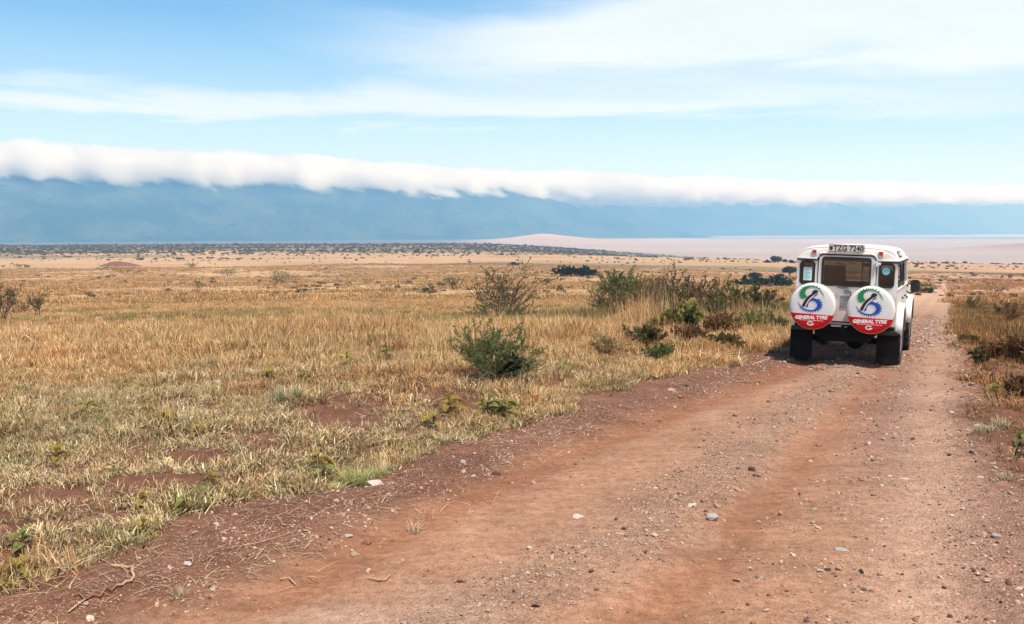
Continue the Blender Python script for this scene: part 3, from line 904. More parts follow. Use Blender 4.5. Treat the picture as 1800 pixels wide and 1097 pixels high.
def gravel():
    n0 = 150000
    u = RNG.random(n0); y = 4.0 * (48.0 / 4.0) ** u                       # even in the picture: denser close by
    x = FL(y) - 1.2 + RNG.random(n0) * (FR(y) - FL(y) + 3.4)
    dl, dr, d1, dg, d2, d3 = road_info(x, y)
    cl = fbm(x * 1.5, y * 1.5, 301, 3); cl2 = fbm(x * 5, y * 5, 305, 2)
    dens = 0.05 + 0.95 * gauss(dg + 0.25 * (cl - .5), 0.36) + 0.80 * gauss(dl - 0.95, 0.42) + 0.25 * gauss(dl - 0.2, 0.3) + 0.9 * sstep(1.7 - dr, 0, 0.8) * sstep(dr, -0.9, 0.1) \
        + 0.22 * gauss(d3 + 0.75, 0.5)
    dens = dens * (0.25 + 1.5 * sstep(cl * 0.5 + cl2 * 0.5, 0.40, 0.62)) * (1 - 0.85 * gauss(d1, 0.22)) * (1 - 0.8 * gauss(d2, 0.2)) * (1 - 0.8 * gauss(d3, 0.25))
    keep = RNG.random(n0) < np.clip(dens, 0, 1) * 0.85
    x, y = x[keep], y[keep]; n = len(x); z = land_z(x, y)
    s = np.clip(RNG.lognormal(math.log(0.0165), 0.5, n), 0.007, 0.065) * np.clip(y / 14, 0.9, 1.8)
    scl = np.stack([s * RNG.uniform(.8, 1.5, n), s, s * RNG.uniform(.7, 1.2, n)], 1)
    g = RNG.random((n, 1)); h = RNG.random((n, 1))
    ti = (np.array([0.36, 0.20, 0.13]) * (1 - g) + np.array([0.46, 0.34, 0.265]) * g) * RNG.uniform(0.55, 1.25, (n, 1))
    ti = np.where(h > 0.95, np.array([0.50, 0.40, 0.33]), ti); ti = np.where(h < 0.10, np.array([0.11, 0.065, 0.05]), ti)
    scatter('gravel', np.stack([x, y, z + s * 0.12], 1), tilt(n, 0.4), scl, ti, RNG.integers(0, 6, n), pebbles, 'loose gravel lying between and beside the wheel tracks')
    # straw and twigs blown on to the bank
    n0 = 2600; y = 4.2 * (40 / 4.2) ** RNG.random(n0); dlt = RNG.normal(0.75, 0.55, n0); x = FL(y) + dlt
    k = RNG.random(n0) < sstep(fbm(x * 1.1, y * 1.1, 311, 3), 0.42, 0.6)
    x, y = x[k], y[k]; n = len(x)
    s = RNG.uniform(0.4, 1.0, n)
    scatter('straw_litter', np.stack([x, y, land_z(x, y) + 0.002], 1), tilt(n, 0.05), np.stack([s, s, s], 1), WGOLD * RNG.uniform(0.6, 1.1, (n, 1)), RNG.integers(0, 2, n), wisps, 'broken dry stalks strewn along the left bank of the road')
wisps = [proto('stalk_wisp', *blades(rnd, 5, 0.12, 0.06, 0.26, 0.006, 0.3, 3, 1.0, LITTER_PAL, curl=0.08), GRASS) for _ in range(2)]
gravel()

def at_px(px, py):
    x, y = ground(px, py); return x, y, float(land_z(np.array([x]), np.array([y]))[0])
def px_m(y): return FPX / y            # pixels of the photograph per metre at depth y
STONES = {}
def stone_mat(name, c):
    if name not in STONES: STONES[name] = mat('stone_' + name, c, 0.92, vary=0.22, vscale=22, spec=0.2, bump=0.006, bscale=45)
    return STONES[name]
SM = {'red': (0.30, 0.145, 0.095), 'tan': (0.42, 0.28, 0.20), 'pale': (0.56, 0.46, 0.38), 'dark': (0.10, 0.065, 0.055), 'grey': (0.40, 0.36, 0.33)}
rocks = [
 (613, 941, 16, 'pale', 'pale upright stone on the left verge next to a wider red one'),
 (645, 948, 20, 'red', 'red brown stone right of the pale upright one on the left verge'),
 (624, 966, 18, 'tan', 'flat tan stone sunk in the dirt just below the red and pale pair'),
 (572, 962, 11, 'tan', 'small tan stone left of the pale and red pair on the verge'),
 (660, 862, 34, 'pale', 'broken pinkish clod with straw on it near the grass edge'),
 (813, 824, 13, 'grey', 'small grey white stone alone on the dark left bank'),
 (873, 833, 14, 'dark', 'dark brown stone on the left bank right of the grey white one'),
 (590, 889, 8, 'pale', 'small pale pebble on the dark bank left of the straw clod'),
 (733, 905, 10, 'tan', 'tan pebble among straw at the foot of the left bank'),
 (661, 925, 9, 'tan', 'tan pebble above the red brown stone on the verge'),
 (1252, 912, 26, 'grey', 'biggest grey stone of the heap between the wheel tracks'),
 (1213, 894, 18, 'pale', 'pale stone at the left end of the heap between the tracks'),
 (1258, 888, 16, 'tan', 'tan stone behind the biggest one of the heap between the tracks'),
 (1240, 900, 9, 'dark', 'small dark stone between the pale and grey ones of the heap'),
 (1150, 946, 13, 'pale', 'single cream stone in the gravel strip nearest the camera'),
 (1265, 976, 10, 'pale', 'round pale stone lying in the right hand rut'),
 (1206, 1074, 11, 'tan', 'tan stone close to the bottom edge of the picture'),
 (1334, 912, 12, 'tan', 'tan stone on the right shoulder of the right rut'),
 (1322, 827, 16, 'dark', 'dark edged stone at the left lip of the right rut'),
 (1291, 733, 9, 'dark', 'dark pebble alone in the middle of the left lane'),
 (1351, 707, 8, 'dark', 'dark pebble further up the left lane nearer the car'),
 (1159, 735, 10, 'red', 'red brown pebble in the left rut beside the bank'),
 (1012, 813, 9, 'red', 'small reddish stone in the left rut below the bank'),
 (1439, 776, 15, 'red', 'red brown stone on the right edge of the right rut'),
 (1425, 803, 9, 'pale', 'small pale stone just below the red brown one by the right rut'),
 (1336, 805, 10, 'grey', 'grey stone in the gravel ridge above the dark edged stone'),
 (1290, 869, 8, 'tan', 'tan pebble above the heap in the gravel ridge'),
 (1083, 915, 8, 'dark', 'dark pebble left of the cream stone in the left lane'),
 (1555, 960, 8, 'dark', 'dark pebble in the smooth right hand lane'),
 (1456, 1005, 13, 'dark', 'dark angular stone low in the right hand lane'),
 (1338, 1018, 8, 'grey', 'grey pebble right of the rut low in the picture'),
 (1548, 984, 8, 'grey', 'light grey pebble just below the dark one in the right lane'),
 (1605, 775, 9, 'dark', 'dark pebble in the right lane below the car'),
 (1700, 667, 12, 'pale', 'bright white stone on the right verge beyond the car'),
 (1707, 682, 10, 'dark', 'blackish stone right under the bright white one on the verge'),
 (1672, 735, 11, 'grey', 'light stone on the right verge left of a dry grass tuft'),
 (1717, 757, 11, 'pale', 'pale flat stone at the right verge above the dry grass'),
 (1737, 945, 14, 'red', 'red brown stone in the coarse gravel of the right verge'),
 (1750, 955, 18, 'grey', 'flat grey slab stone in the coarse gravel of the right verge'),
 (1693, 900, 11, 'pale', 'white stone in the coarse gravel of the right verge'),
 (1772, 875, 17, 'tan', 'round tan stone at the right edge of the picture'),
 (1668, 807, 10, 'dark', 'dark reddish stone where the right verge begins'),
 (1707, 806, 9, 'dark', 'second dark stone higher on the right verge gravel'),
 (1710, 1008, 13, 'dark', 'dark lump stone in the gravel low at the right'),
 (1660, 1032, 10, 'dark', 'dark chip standing up from the road low at the right'),
 (1669, 1084, 12, 'dark', 'black stone at the bottom right corner of the road'),
 (1592, 843, 20, 'pale', 'pale bedrock patch showing through the right lane'),
 (1480, 968, 26, 'grey', 'bluish flat stone worn level with the right lane'),
 (1018, 907, 30, 'pale', 'flat pale stone worn level with the left lane'),
 (112, 991, 24, 'pale', 'pinkish pale stone lying in grass at the lower left'),
 (330, 1003, 18, 'pale', 'pale stone in front of a straw tuft on the left bank'),
 (335, 994, 9, 'tan', 'small tan stone touching the back of a pale one on the bank'),
 (8, 945, 24, 'red', 'round red stone in bare earth at the far left'),
 (598, 845, 10, 'tan', 'tan stone at the edge of the bright grass patch'),
 (1180, 694, 15, 'tan', 'tan stone in the rubble where the left bank narrows'),
 (1205, 684, 12, 'dark', 'dark clod in the rubble where the left bank narrows'),
 (1195, 703, 11, 'red', 'red stone at the foot of the rubble on the left bank'),
 (678, 720, 14, 'red', 'brick red stone in a bare patch of the grass'),
 (666, 577, 34, 'grey', 'low whitish boulder half hidden in mid field grass'),
 (440, 862, 22, 'red', 'reddish stone in bare earth behind the leafy weeds'),
]
flatset = {1592, 1480, 1018}
protos_rock = {}
for i, (px, py, w, c, lab) in enumerate(rocks):
    x, y, z = at_px(px, py)
    s = w / px_m(y) * 1.12
    key = (c, i % 7)
    if key not in protos_rock:
        protos_rock[key] = rock_mesh('stone', 40 + i, stone_mat(c, SM[c]), sub=3, flat=0.66, rough=0.35)
    o = obj('stone', protos_rock[key])
    fl = px in flatset
    o.location = (x, y, z + s * (0.0 if fl else 0.07))
    o.scale = (s, s * 0.85, s * (0.12 if fl else 0.9))
    o.rotation_euler = (0, 0, random.uniform(0, 6.28))
    tag(o, lab, 'stone', 'loose stones on and beside the dirt road')
# large pale boulder in the grass
x, y, z = at_px(1050, 560)
s = 34 / px_m(y)
o = obj('boulder', rock_mesh('boulder', 77, stone_mat('pale', SM['pale']), sub=3, flat=0.5, rough=0.5)); o.location = (x, y, z + s * 0.12); o.scale = (s * 1.1, s * 0.8, s)
tag(o, 'whitish boulder in the grass right of the twiggy shrub', 'boulder')

# earth heaps thrown up in the grass
MOUND = mat('mound_earth', (0.19, 0.085, 0.06), 0.95, vary=0.35, vscale=4, spec=0.1, bump=0.03, bscale=9)
def mound(px, py, wpx, hpx, lab, seed, m_=MOUND):
    x, y, z = at_px(px, py); w = wpx / px_m(y); h = hpx / px_m(y)
    n = 26; V = []; F = []
    for i in range(n + 1):
        for j in range(n + 1):
            u, v = i / n * 2 - 1, j / n * 2 - 1
            d = math.hypot(u, v); k = float(fbm(np.array([u * 2.2 + seed]), np.array([v * 2.2]), seed, 4)[0])
            hh = max(0.0, 1 - d ** 1.5) * (0.35 + 1.2 * k) * h - 0.03 * h
            V.append((x + u * w / 2, y + v * w * 0.3, float(land_z(np.array([x + u * w / 2]), np.array([y + v * w * 0.3]), False)[0]) + hh))
    for i in range(n):
        for j in range(n):
            a = i * (n + 1) + j; F.append((a, a + n + 1, a + n + 2, a + 1))
    o = obj('earth_mound', mesh_from('earth_mound', V, F, [m_], smooth=True)); tag(o, lab, 'mound'); return o
mound(212, 467, 78, 8, 'long red heap of earth far out on the left of the plain', 3)
mound(1352, 533, 54, 15, 'dark red heap of earth in the weeds left of the car', 5)
mound(1232, 592, 46, 14, 'low brown heap of earth at the weedy roadside', 8)
mound(302, 559, 44, 8, 'small rusty heap of earth in the left field', 9)

# ------------------------------------------------------------------ shrubs, trees and weeds
def leafmat(name, c, tr=0.3): return plant_mat(name, c, transl=tr, vary=0.3)
LM = {'olive': leafmat('olive_leaf', (0.115, 0.100, 0.040)), 'green': leafmat('green_leaf', (0.135, 0.165, 0.055)), 'deep': leafmat('deep_green_leaf', (0.022, 0.040, 0.018), 0.12),
      'bluegreen': leafmat('blue_green_leaf', (0.035, 0.055, 0.035), 0.12), 'yellowgreen': leafmat('yellow_green_leaf', (0.21, 0.20, 0.055), 0.35), 'brown': leafmat('brown_leaf', (0.20, 0.11, 0.05)),
      'broad': leafmat('broad_leaf', (0.34, 0.255, 0.05), 0.35), 'broadg': leafmat('green_broad_leaf', (0.185, 0.185, 0.050), 0.3), 'straw': leafmat('straw_stem', (0.46, 0.33, 0.17))}
BARK = mat('grey_bark', (0.115, 0.082, 0.06), 0.9, vary=0.25)
BARKR = mat('brown_stem', (0.17, 0.095, 0.055), 0.9, vary=0.25)

def leaves_mesh(name, pts, m_, r_, size, aspect=0.45, up=0.3, jitter=0.5):
    V, F, Cc = [], [], []
    for (p, d) in pts:
        n = Vector((r_.gauss(0, 1), r_.gauss(0, 1), r_.gauss(0, 1) * 0.6)).normalized()
        ax = (d * (1 - jitter) + Vector((r_.gauss(0, 1), r_.gauss(0, 1), r_.gauss(0, 1) + up)) * jitter).normalized()
        sd = ax.cross(n)
        if sd.length < 1e-3: continue
        sd.normalize(); s = size * r_.uniform(0.6, 1.35); w = s * aspect
        b = len(V)
        V += [tuple(p), tuple(p + ax * s * .5 + sd * w * .5), tuple(p + ax * s), tuple(p + ax * s * .5 - sd * w * .5)]
        c = r_.uniform(0.6, 1.4); cc = [c * r_.uniform(.9, 1.15), c, c * r_.uniform(.8, 1.1)]
        Cc += [cc] * 4; F.append((b, b + 1, b + 2, b + 3))
    me = mesh_from(name, V, F, [m_]); shade_attr(me, Cc)
    return me

def grow(r_, p, d, length, rad, depth, out, spread=0.5, grav=0.0, seg=4, kids=3, wig=0.18, shrink=0.68):
    pts = [p.copy()]; rads = [rad]
    d = d.normalized()
    for k in range(seg):
        d = (d + Vector((r_.gauss(0, wig), r_.gauss(0, wig), r_.gauss(0, wig) + grav))).normalized()
        p = p + d * (length / seg); pts.append(p.copy()); rads.append(rad * (1 - 0.65 * (k + 1) / seg))
    out.append((pts, rads, depth, d.copy()))
    if depth > 0:
        for c in range(kids):
            t = r_.uniform(0.3, 1.0); i = min(int(t * seg), seg - 1)
            q = pts[i].lerp(pts[i + 1], t * seg - i)
            ax = Vector((r_.gauss(0, 1), r_.gauss(0, 1), r_.gauss(0, .6))).normalized()
            dd = (d * (1 - spread) + ax * spread).normalized()
            grow(r_, q, dd, length * shrink * r_.uniform(.7, 1.15), max(rads[i] * 0.62, 0.002), depth - 1, out, spread, grav, seg, kids, wig, shrink)

def shrub(px, py, wpx, hpx, lab, seed, leaf='green', stems=9, depth=2, density=60, leaf_size=0.05, spread=0.45, bark=None, name='shrub', cat='shrub', group=None, aspect=0.4, bare_low=0.0, lean=0.55, kids=3, jitter=0.5, sk=0.0):
    r_ = random.Random(seed)
    x, y, z = at_px(px, py); k = px_m(y); w = wpx / k; h = hpx / k
    root = empty(name, (x, y, z - 0.02), r_.uniform(0, 6.28) if sk == 0 else 0)
    tag(root, lab, cat, group)
    out = []
    for s in range(stems):
        a = 2 * math.pi * s / stems + r_.uniform(-.4, .4)
        l = r_.uniform(0.0, lean) ; dirn = Vector((math.cos(a) * l + sk, math.sin(a) * l, 1)).normalized()
        grow(r_, Vector((math.cos(a) * w * 0.06, math.sin(a) * w * 0.06, 0)), dirn, h * r_.uniform(0.55, 0.85), h * 0.012 + 0.003, depth, out, spread, 0.02, 4, kids)
    xs = [abs(p.x) for o_ in out for p in o_[0]] + [abs(p.y) for o_ in out for p in o_[0]]; zs = [p.z for o_ in out for p in o_[0]]
    sx = (w / 2) / max(sorted(xs)[int(len(xs) * .985)], 1e-3); sz = h / max(sorted(zs)[int(len(zs) * .995)], 1e-3)
    mb = MB()
    for (pts, rads, dp, d) in out:
        for p in pts: p.x *= sx; p.y *= sx; p.z = max(p.z * sz, 0.0)
        mb.tube(pts, [max(r * 0.9, 0.0022) for r in rads], 4, cap=False)
    mb.build('stems', bark or BARK, root, fix=False)
    lv = []
    for (pts, rads, dp, d) in out:
        cnt = int(density * (1.0 if dp == 0 else 0.45) * r_.uniform(.5, 1.4))
        for c in range(cnt):
            t = r_.uniform(0.15, 1.0) * (len(pts) - 1); i = min(int(t), len(pts) - 2)
            q = pts[i].lerp(pts[i + 1], t - i)
            if q.z < bare_low * h and r_.random() < 0.8: continue
            dd = (pts[i + 1] - pts[i]).normalized()
            lv.append((q, dd))
    obj('foliage', leaves_mesh('foliage', lv, LM[leaf], r_, leaf_size, aspect, 0.3, jitter), root)
    return root

shrub(884, 562, 150, 100, 'tall twiggy shrub with long bare branches standing in the mid field', 1, 'olive', stems=20, depth=2, density=34, leaf_size=0.064, spread=0.42, lean=1.15, aspect=0.35, jitter=0.35)
shrub(868, 690, 172, 104, 'bushy green shrub with feathery tips in front of the twiggy one', 2, 'green', stems=34, depth=2, density=34, leaf_size=0.042, spread=0.36, lean=1.0, aspect=0.20)
shrub(884, 572, 165, 46, 'low brown thicket round the foot of the twiggy shrub', 36, 'olive', stems=34, depth=1, density=50, leaf_size=0.06, spread=0.4, lean=1.6, aspect=0.3)
shrub(898, 690, 50, 40, 'low dark green bush at the right foot of the feathery shrub', 22, 'deep', stems=12, depth=2, density=70, leaf_size=0.045, spread=0.5, lean=0.9)
shrub(5, 572, 66, 76, 'dark upright shrub cut by the left edge of the picture', 3, 'olive', stems=11, depth=2, density=36, leaf_size=0.055, spread=0.35, lean=0.5)
shrub(66, 560, 70, 46, 'smaller dark shrub just right of the one on the left edge', 4, 'olive', stems=9, depth=2, density=30, leaf_size=0.055, spread=0.35, lean=0.6)
shrub(40, 556, 44, 30, 'low brownish shrub between two dark ones at the far left', 5, 'brown', stems=8, depth=2, density=26, leaf_size=0.05, spread=0.4)
shrub(494, 503, 62, 28, 'small green shrub alone in the golden field left of centre', 6, 'green', stems=16, depth=1, density=42, leaf_size=0.13, spread=0.35, lean=0.7)
shrub(338, 475, 28, 13, 'tiny green shrub near the red earth heap', 7, 'green', stems=10, depth=1, density=28, leaf_size=0.2, spread=0.4)
shrub(400, 484, 36, 17, 'tiny green shrub left of the bigger one in the golden field', 8, 'green', stems=10, depth=1, density=28, leaf_size=0.2, spread=0.4)
shrub(38, 470, 30, 11, 'tiny bluish shrub far out at the left', 9, 'bluegreen', stems=9, depth=1, density=30, leaf_size=0.25, spread=0.5)
shrub(190, 479, 50, 13, 'low green shrub in front of the red earth heap, left one', 10, 'green', stems=12, depth=1, density=30, leaf_size=0.2, spread=0.5)
shrub(228, 481, 42, 12, 'low green shrub in front of the red earth heap, right one', 12, 'yellowgreen', stems=12, depth=1, density=30, leaf_size=0.2, spread=0.5)
shrub(350, 512, 32, 16, 'yellowish green shrub in the golden field below the tiny ones', 13, 'yellowgreen', stems=8, depth=1, density=22, leaf_size=0.12, spread=0.4)
shrub(800, 513, 40, 26, 'grey green shrub left of the tall twiggy one', 14, 'green', stems=14, depth=1, density=34, leaf_size=0.12, spread=0.35)
shrub(905, 470, 22, 8, 'tiny dark shrub far behind the twiggy one', 15, 'bluegreen', stems=8, depth=1, density=30, leaf_size=0.35, spread=0.5)
shrub(1011, 490, 78, 19, 'wide dome shaped dark green bush near the centre', 16, 'deep', stems=26, depth=2, density=60, leaf_size=0.24, spread=0.5, lean=1.6, aspect=0.7)
shrub(1088, 538, 84, 64, 'bright green leafy shrub right of the dark dome bush', 17, 'green', stems=26, depth=1, density=70, leaf_size=0.14, spread=0.35, lean=0.7)
shrub(1122, 542, 66, 58, 'yellow green shrub against the bright green one', 18, 'yellowgreen', stems=18, depth=1, density=50, leaf_size=0.14, spread=0.35, lean=0.5)
shrub(1188, 548, 96, 74, 'olive shrub in the weeds halfway to the car', 19, 'olive', stems=20, depth=1, density=54, leaf_size=0.13, spread=0.35, lean=0.6)
shrub(1240, 552, 76, 66, 'brown seeding shrub in the weeds halfway to the car', 20, 'brown', stems=18, depth=1, density=34, leaf_size=0.10, spread=0.3, lean=0.4)
shrub(1150, 556, 66, 96, 'tall thin dry stalks rising from the weeds', 21, 'brown', stems=16, depth=1, density=10, leaf_size=0.08, spread=0.2, lean=0.22, bark=BARKR)
shrub(1286, 552, 72, 58, 'green brown shrub in the weeds nearer the car', 23, 'green', stems=16, depth=1, density=34, leaf_size=0.12, spread=0.3, lean=0.5)
shrub(1205, 588, 66, 52, 'broad yellow green weed clump beside the road left of the car', 24, 'yellowgreen', stems=12, depth=1, density=26, leaf_size=0.13, spread=0.3, lean=0.6, aspect=0.5)
shrub(1216, 594, 26, 30, 'dark green leafy weed inside the yellow green clump', 25, 'deep', stems=8, depth=1, density=24, leaf_size=0.10, spread=0.3, lean=0.6, aspect=0.5)
shrub(1150, 602, 48, 34, 'leafy weed clump left of the broad roadside one', 26, 'yellowgreen', stems=10, depth=1, density=20, leaf_size=0.10, spread=0.3, lean=0.7, aspect=0.5)
shrub(1108, 594, 24, 20, 'small green weed by the whitish boulder', 27, 'green', stems=7, depth=1, density=20, leaf_size=0.08, spread=0.3, aspect=0.5)
shrub(1086, 566, 22, 16, 'small bright green weed right of the whitish boulder', 28, 'yellowgreen', stems=7, depth=1, density=22, leaf_size=0.10, spread=0.3, aspect=0.5)
shrub(1332, 552, 62, 50, 'olive brown shrub left of the dark red earth heap', 37, 'olive', stems=22, depth=1, density=46, leaf_size=0.10, spread=0.35, lean=0.6)
shrub(1052, 534, 48, 34, 'thin yellow green shrub under the dark dome bush', 38, 'yellowgreen', stems=12, depth=1, density=30, leaf_size=0.10, spread=0.35, lean=0.5)
shrub(1262, 598, 70, 40, 'brown dry shrub at the roadside halfway to the car', 39, 'brown', stems=20, depth=1, density=34, leaf_size=0.07, spread=0.35, lean=0.6)
shrub(1318, 592, 64, 34, 'yellowish shrub at the roadside nearest the car', 40, 'yellowgreen', stems=18, depth=1, density=34, leaf_size=0.07, spread=0.35, lean=0.6)
shrub(1160, 640, 60, 30, 'low grey green shrub at the road edge before the yellow clump', 41, 'green', stems=16, depth=1, density=30, leaf_size=0.05, spread=0.35, lean=0.7)
for i, (px, py, w, h, lf, lab) in enumerate([
        (1066, 560, 60, 50, 'olive', 'olive shrub standing right behind the whitish boulder'), (1108, 572, 64, 50, 'brown', 'brown weedy shrub right of the whitish boulder'),
        (1168, 578, 70, 56, 'olive', 'dense olive shrub between the tall stalks and the yellow clump'), (1258, 574, 64, 50, 'olive', 'olive shrub right of the broad yellow clump'),
        (1300, 574, 60, 46, 'brown', 'brown shrub in front of the green brown one near the car'), (1340, 584, 54, 38, 'green', 'green shrub at the roadside under the dark red heap'),
        (1215, 620, 64, 34, 'brown', 'rusty low shrub on the road edge below the yellow clump'), (1130, 622, 60, 34, 'olive', 'low olive shrub at the left end of the roadside weeds'),
        (1272, 622, 50, 24, 'olive', 'small olive shrub on the road edge halfway to the car'), (1366, 590, 40, 30, 'olive', 'small olive shrub touching the shadow side of the car')]):
    shrub(px, py, w, h, lab, 140 + i, lf, stems=20, depth=1, density=34, leaf_size=0.085, spread=0.34, lean=0.6, aspect=0.3)
shrub(1352, 560, 26, 20, 'bluish green weed near the dark earth heap', 29, 'deep', stems=7, depth=1, density=20, leaf_size=0.11, spread=0.3, aspect=0.4)
shrub(1062, 640, 74, 44, 'grey stemmed dry shrub at the roadside below the boulder', 30, 'straw', stems=16, depth=2, density=14, leaf_size=0.05, spread=0.35, lean=0.8, aspect=0.2)
shrub(730, 585, 50, 30, 'thin dry shrub left of the green feathery one', 31, 'straw', stems=12, depth=1, density=20, leaf_size=0.06, spread=0.35, aspect=0.2)
shrub(1612, 505, 56, 9, 'dark green thicket behind the mirror of the car', 32, 'green', stems=16, depth=1, density=34, leaf_size=0.22, spread=0.5, lean=1.2)
shrub(1622, 515, 44, 9, 'green thicket in the bend of the road', 33, 'olive', stems=20, depth=1, density=50, leaf_size=0.26, spread=0.5, lean=1.0)
shrub(1345, 502, 92, 16, 'low green thicket left of the roof of the car', 34, 'bluegreen', stems=34, depth=1, density=60, leaf_size=0.5, spread=0.6, lean=1.8)
for i, (px, py, w, h, lf, lab) in enumerate([
        (1747, 520, 60, 30, 'brown', 'rusty shrub on the right bank level with the bend'), (1712, 548, 44, 30, 'olive', 'dark olive shrub on the right bank nearest the road'),
        (1775, 570, 70, 44, 'brown', 'tall rusty grass clump shrub at the right'), (1766, 560, 30, 26, 'olive', 'olive shrub between rusty ones on the right bank'),
        (1792, 640, 60, 50, 'brown', 'coppery shrub at the right edge of the picture'), (1742, 630, 50, 30, 'brown', 'brown dead weeds halfway along the right bank'),
        (1726, 640, 30, 24, 'olive', 'small dark shrub at the foot of the right bank'), (1790, 700, 50, 34, 'brown', 'dark shrub low at the right edge of the picture'),
        (1700, 605, 30, 12, 'olive', 'low olive shrub where the right bank meets the road')]):
    shrub(px, py, w, h, lab, 60 + i, lf, stems=12, depth=1, density=34, leaf_size=0.09, spread=0.35, lean=0.7, bark=BARKR, aspect=0.3)

# trees out on the plain
def tree(px, py, wpx, hpx, lab, seed, leaf, dome=False, n=2600):
    r_ = random.Random(seed); x, y, z = at_px(px, py); k = px_m(y); w = wpx / k; h = hpx / k
    root = empty('acacia_tree' if not dome else 'round_tree', (x, y, z - 0.1)); tag(root, lab, 'tree', 'lone trees left of the car')
    out = []
    th = h * (0.35 if not dome else 0.15)
    mb = MB(); mb.tube([(0, 0, 0), (h * .02, 0, th * .5), (0, 0, th)], [h * .06, h * .045, h * .04], 8)
    for s in range(7):
        a = 2 * math.pi * s / 7 + r_.uniform(-.3, .3); l = r_.uniform(.25, .42) * w
        mb.tube([(0, 0, th * .9), (math.cos(a) * l * .5, math.sin(a) * l * .5, th + (h - th) * .35), (math.cos(a) * l, math.sin(a) * l, th + (h - th) * .6)], [h * .03, h * .02, h * .01], 5)
    mb.build('trunk', BARK, root, smooth=60)
    lv = []
    blobs = []
    for b_ in range(16):
        a = r_.uniform(0, 6.28); q = math.sqrt(r_.random()) * 0.36 * w
        top = math.sqrt(max(0, 1 - (q / (0.52 * w)) ** 2))
        blobs.append((q * math.cos(a), q * math.sin(a), th + (h - th) * (0.25 + r_.uniform(.1, .5) * top), w * r_.uniform(.10, .19)))
    if dome: blobs += [(0, 0, h * .45, w * .3)]
    for c in range(n):
        bx, by, bz, br = r_.choice(blobs)
        d = Vector((r_.gauss(0, 1), r_.gauss(0, 1), r_.gauss(0, 1))).normalized() * br * r_.uniform(.55, 1.1)
        p = Vector((bx + d.x, by + d.y, max(bz + d.z * .75, th * .5 if not dome else 0.1)))
        p.z = min(p.z, h)
        lv.append((p, d.normalized()))
    obj('crown', leaves_mesh('crown', lv, LM[leaf], r_, w * .05, 0.8, 0.2, 0.8), root)
tree(1388, 487, 30, 21, 'flat topped dark acacia just left of the car roof', 1, 'bluegreen')
tree(1328, 493, 28, 12, 'low spreading tree left of the flat topped acacia', 2, 'bluegreen', dome=True)
tree(1372, 491, 16, 10, 'smallest dark tree at the foot of the flat topped acacia', 3, 'deep', dome=True, n=1200)
tree(1363, 460, 26, 13, 'round dark tree on the skyline of the near plain', 4, 'bluegreen', dome=True)
for i, (px, py, w, lab) in enumerate([(1380, 459, 9, 'tiny bush right of the round dark tree'), (1391, 460, 8, 'tinier bush beside the car roof edge'), (1349, 461, 7, 'tiny bush left of the round dark tree')]):
    shrub(px, py, w, 4, lab, 90 + i, 'bluegreen', stems=8, depth=1, density=30, leaf_size=0.7, spread=0.6, lean=1.2)

# broad-leaved weeds along the roadside: each leaf a part of its plant
def leaf_shape(L, Wd, fold, droop, r_):
    V, F, Cc = [], [], []
    n = 6
    c = r_.uniform(.75, 1.25)
    for i in range(n + 1):
        t = i / n; w = Wd * math.sin(math.pi * min(1, t * 0.94 + 0.05)) ** 0.8 * (1 - 0.25 * t); x = L * t; z = L * (0.35 * t - droop * t * t)
        for s in (-1, 0, 1):
            V.append((x, s * w * .5 * (1 + .08 * r_.uniform(-1, 1)), z + abs(s) * fold * w)); q = c * (1.0 if s else 0.75); Cc.append((q, q, q))
    for i in range(n):
        a = i * 3; F += [(a, a + 1, a + 4, a + 3), (a + 1, a + 2, a + 5, a + 4)]
    return V, F, Cc
leaf_cache = {}
def weed(px, py, spx, lab, seed, m_='broad', n=7, up=0.5):
    r_ = random.Random(seed); x, y, z = at_px(px, py); s = spx / px_m(y)
    s *= 1.35
    root = empty('broad_leaved_weed', (x, y, z - 0.005), r_.uniform(0, 6.28)); tag(root, lab, 'weed', 'broad leaved weeds near the road')
    sh = s * up
    mb = MB()
    tips = []
    for k in range(n):
        a = 2.4 * k + r_.uniform(-.3, .3); t = (k + 1) / n
        p = Vector((math.cos(a) * s * .10 * (1 - t), math.sin(a) * s * .10 * (1 - t), sh * (0.2 + 0.8 * t)))
        mb.tube([(0, 0, sh * t * .5), tuple(p)], [s * .02, s * .012], 4, cap=False); tips.append((p, a, t))
    mb.tube([(0, 0, 0), (0, 0, sh * .8)], [s * .03, s * .015], 5)
    mb.build('stem', BARKR, root, fix=False)
    for k, (p, a, t) in enumerate(tips):
        key = (m_, k % 4)
        if key not in leaf_cache:
            V, F, Cc = leaf_shape(1.0, 0.54, 0.16, 0.55 + .2 * r_.random(), r_)
            me = mesh_from('leaf', V, F, [LM[m_]], smooth=True); shade_attr(me, Cc); leaf_cache[key] = me
        o = obj('leaf', leaf_cache[key], root); ls = s * r_.uniform(.46, .68) * (1 - .25 * t)
        o.location = p; o.scale = (ls, ls, ls); o.rotation_euler = (r_.uniform(-.5, .5), -r_.uniform(-.2, .9) * t, a)
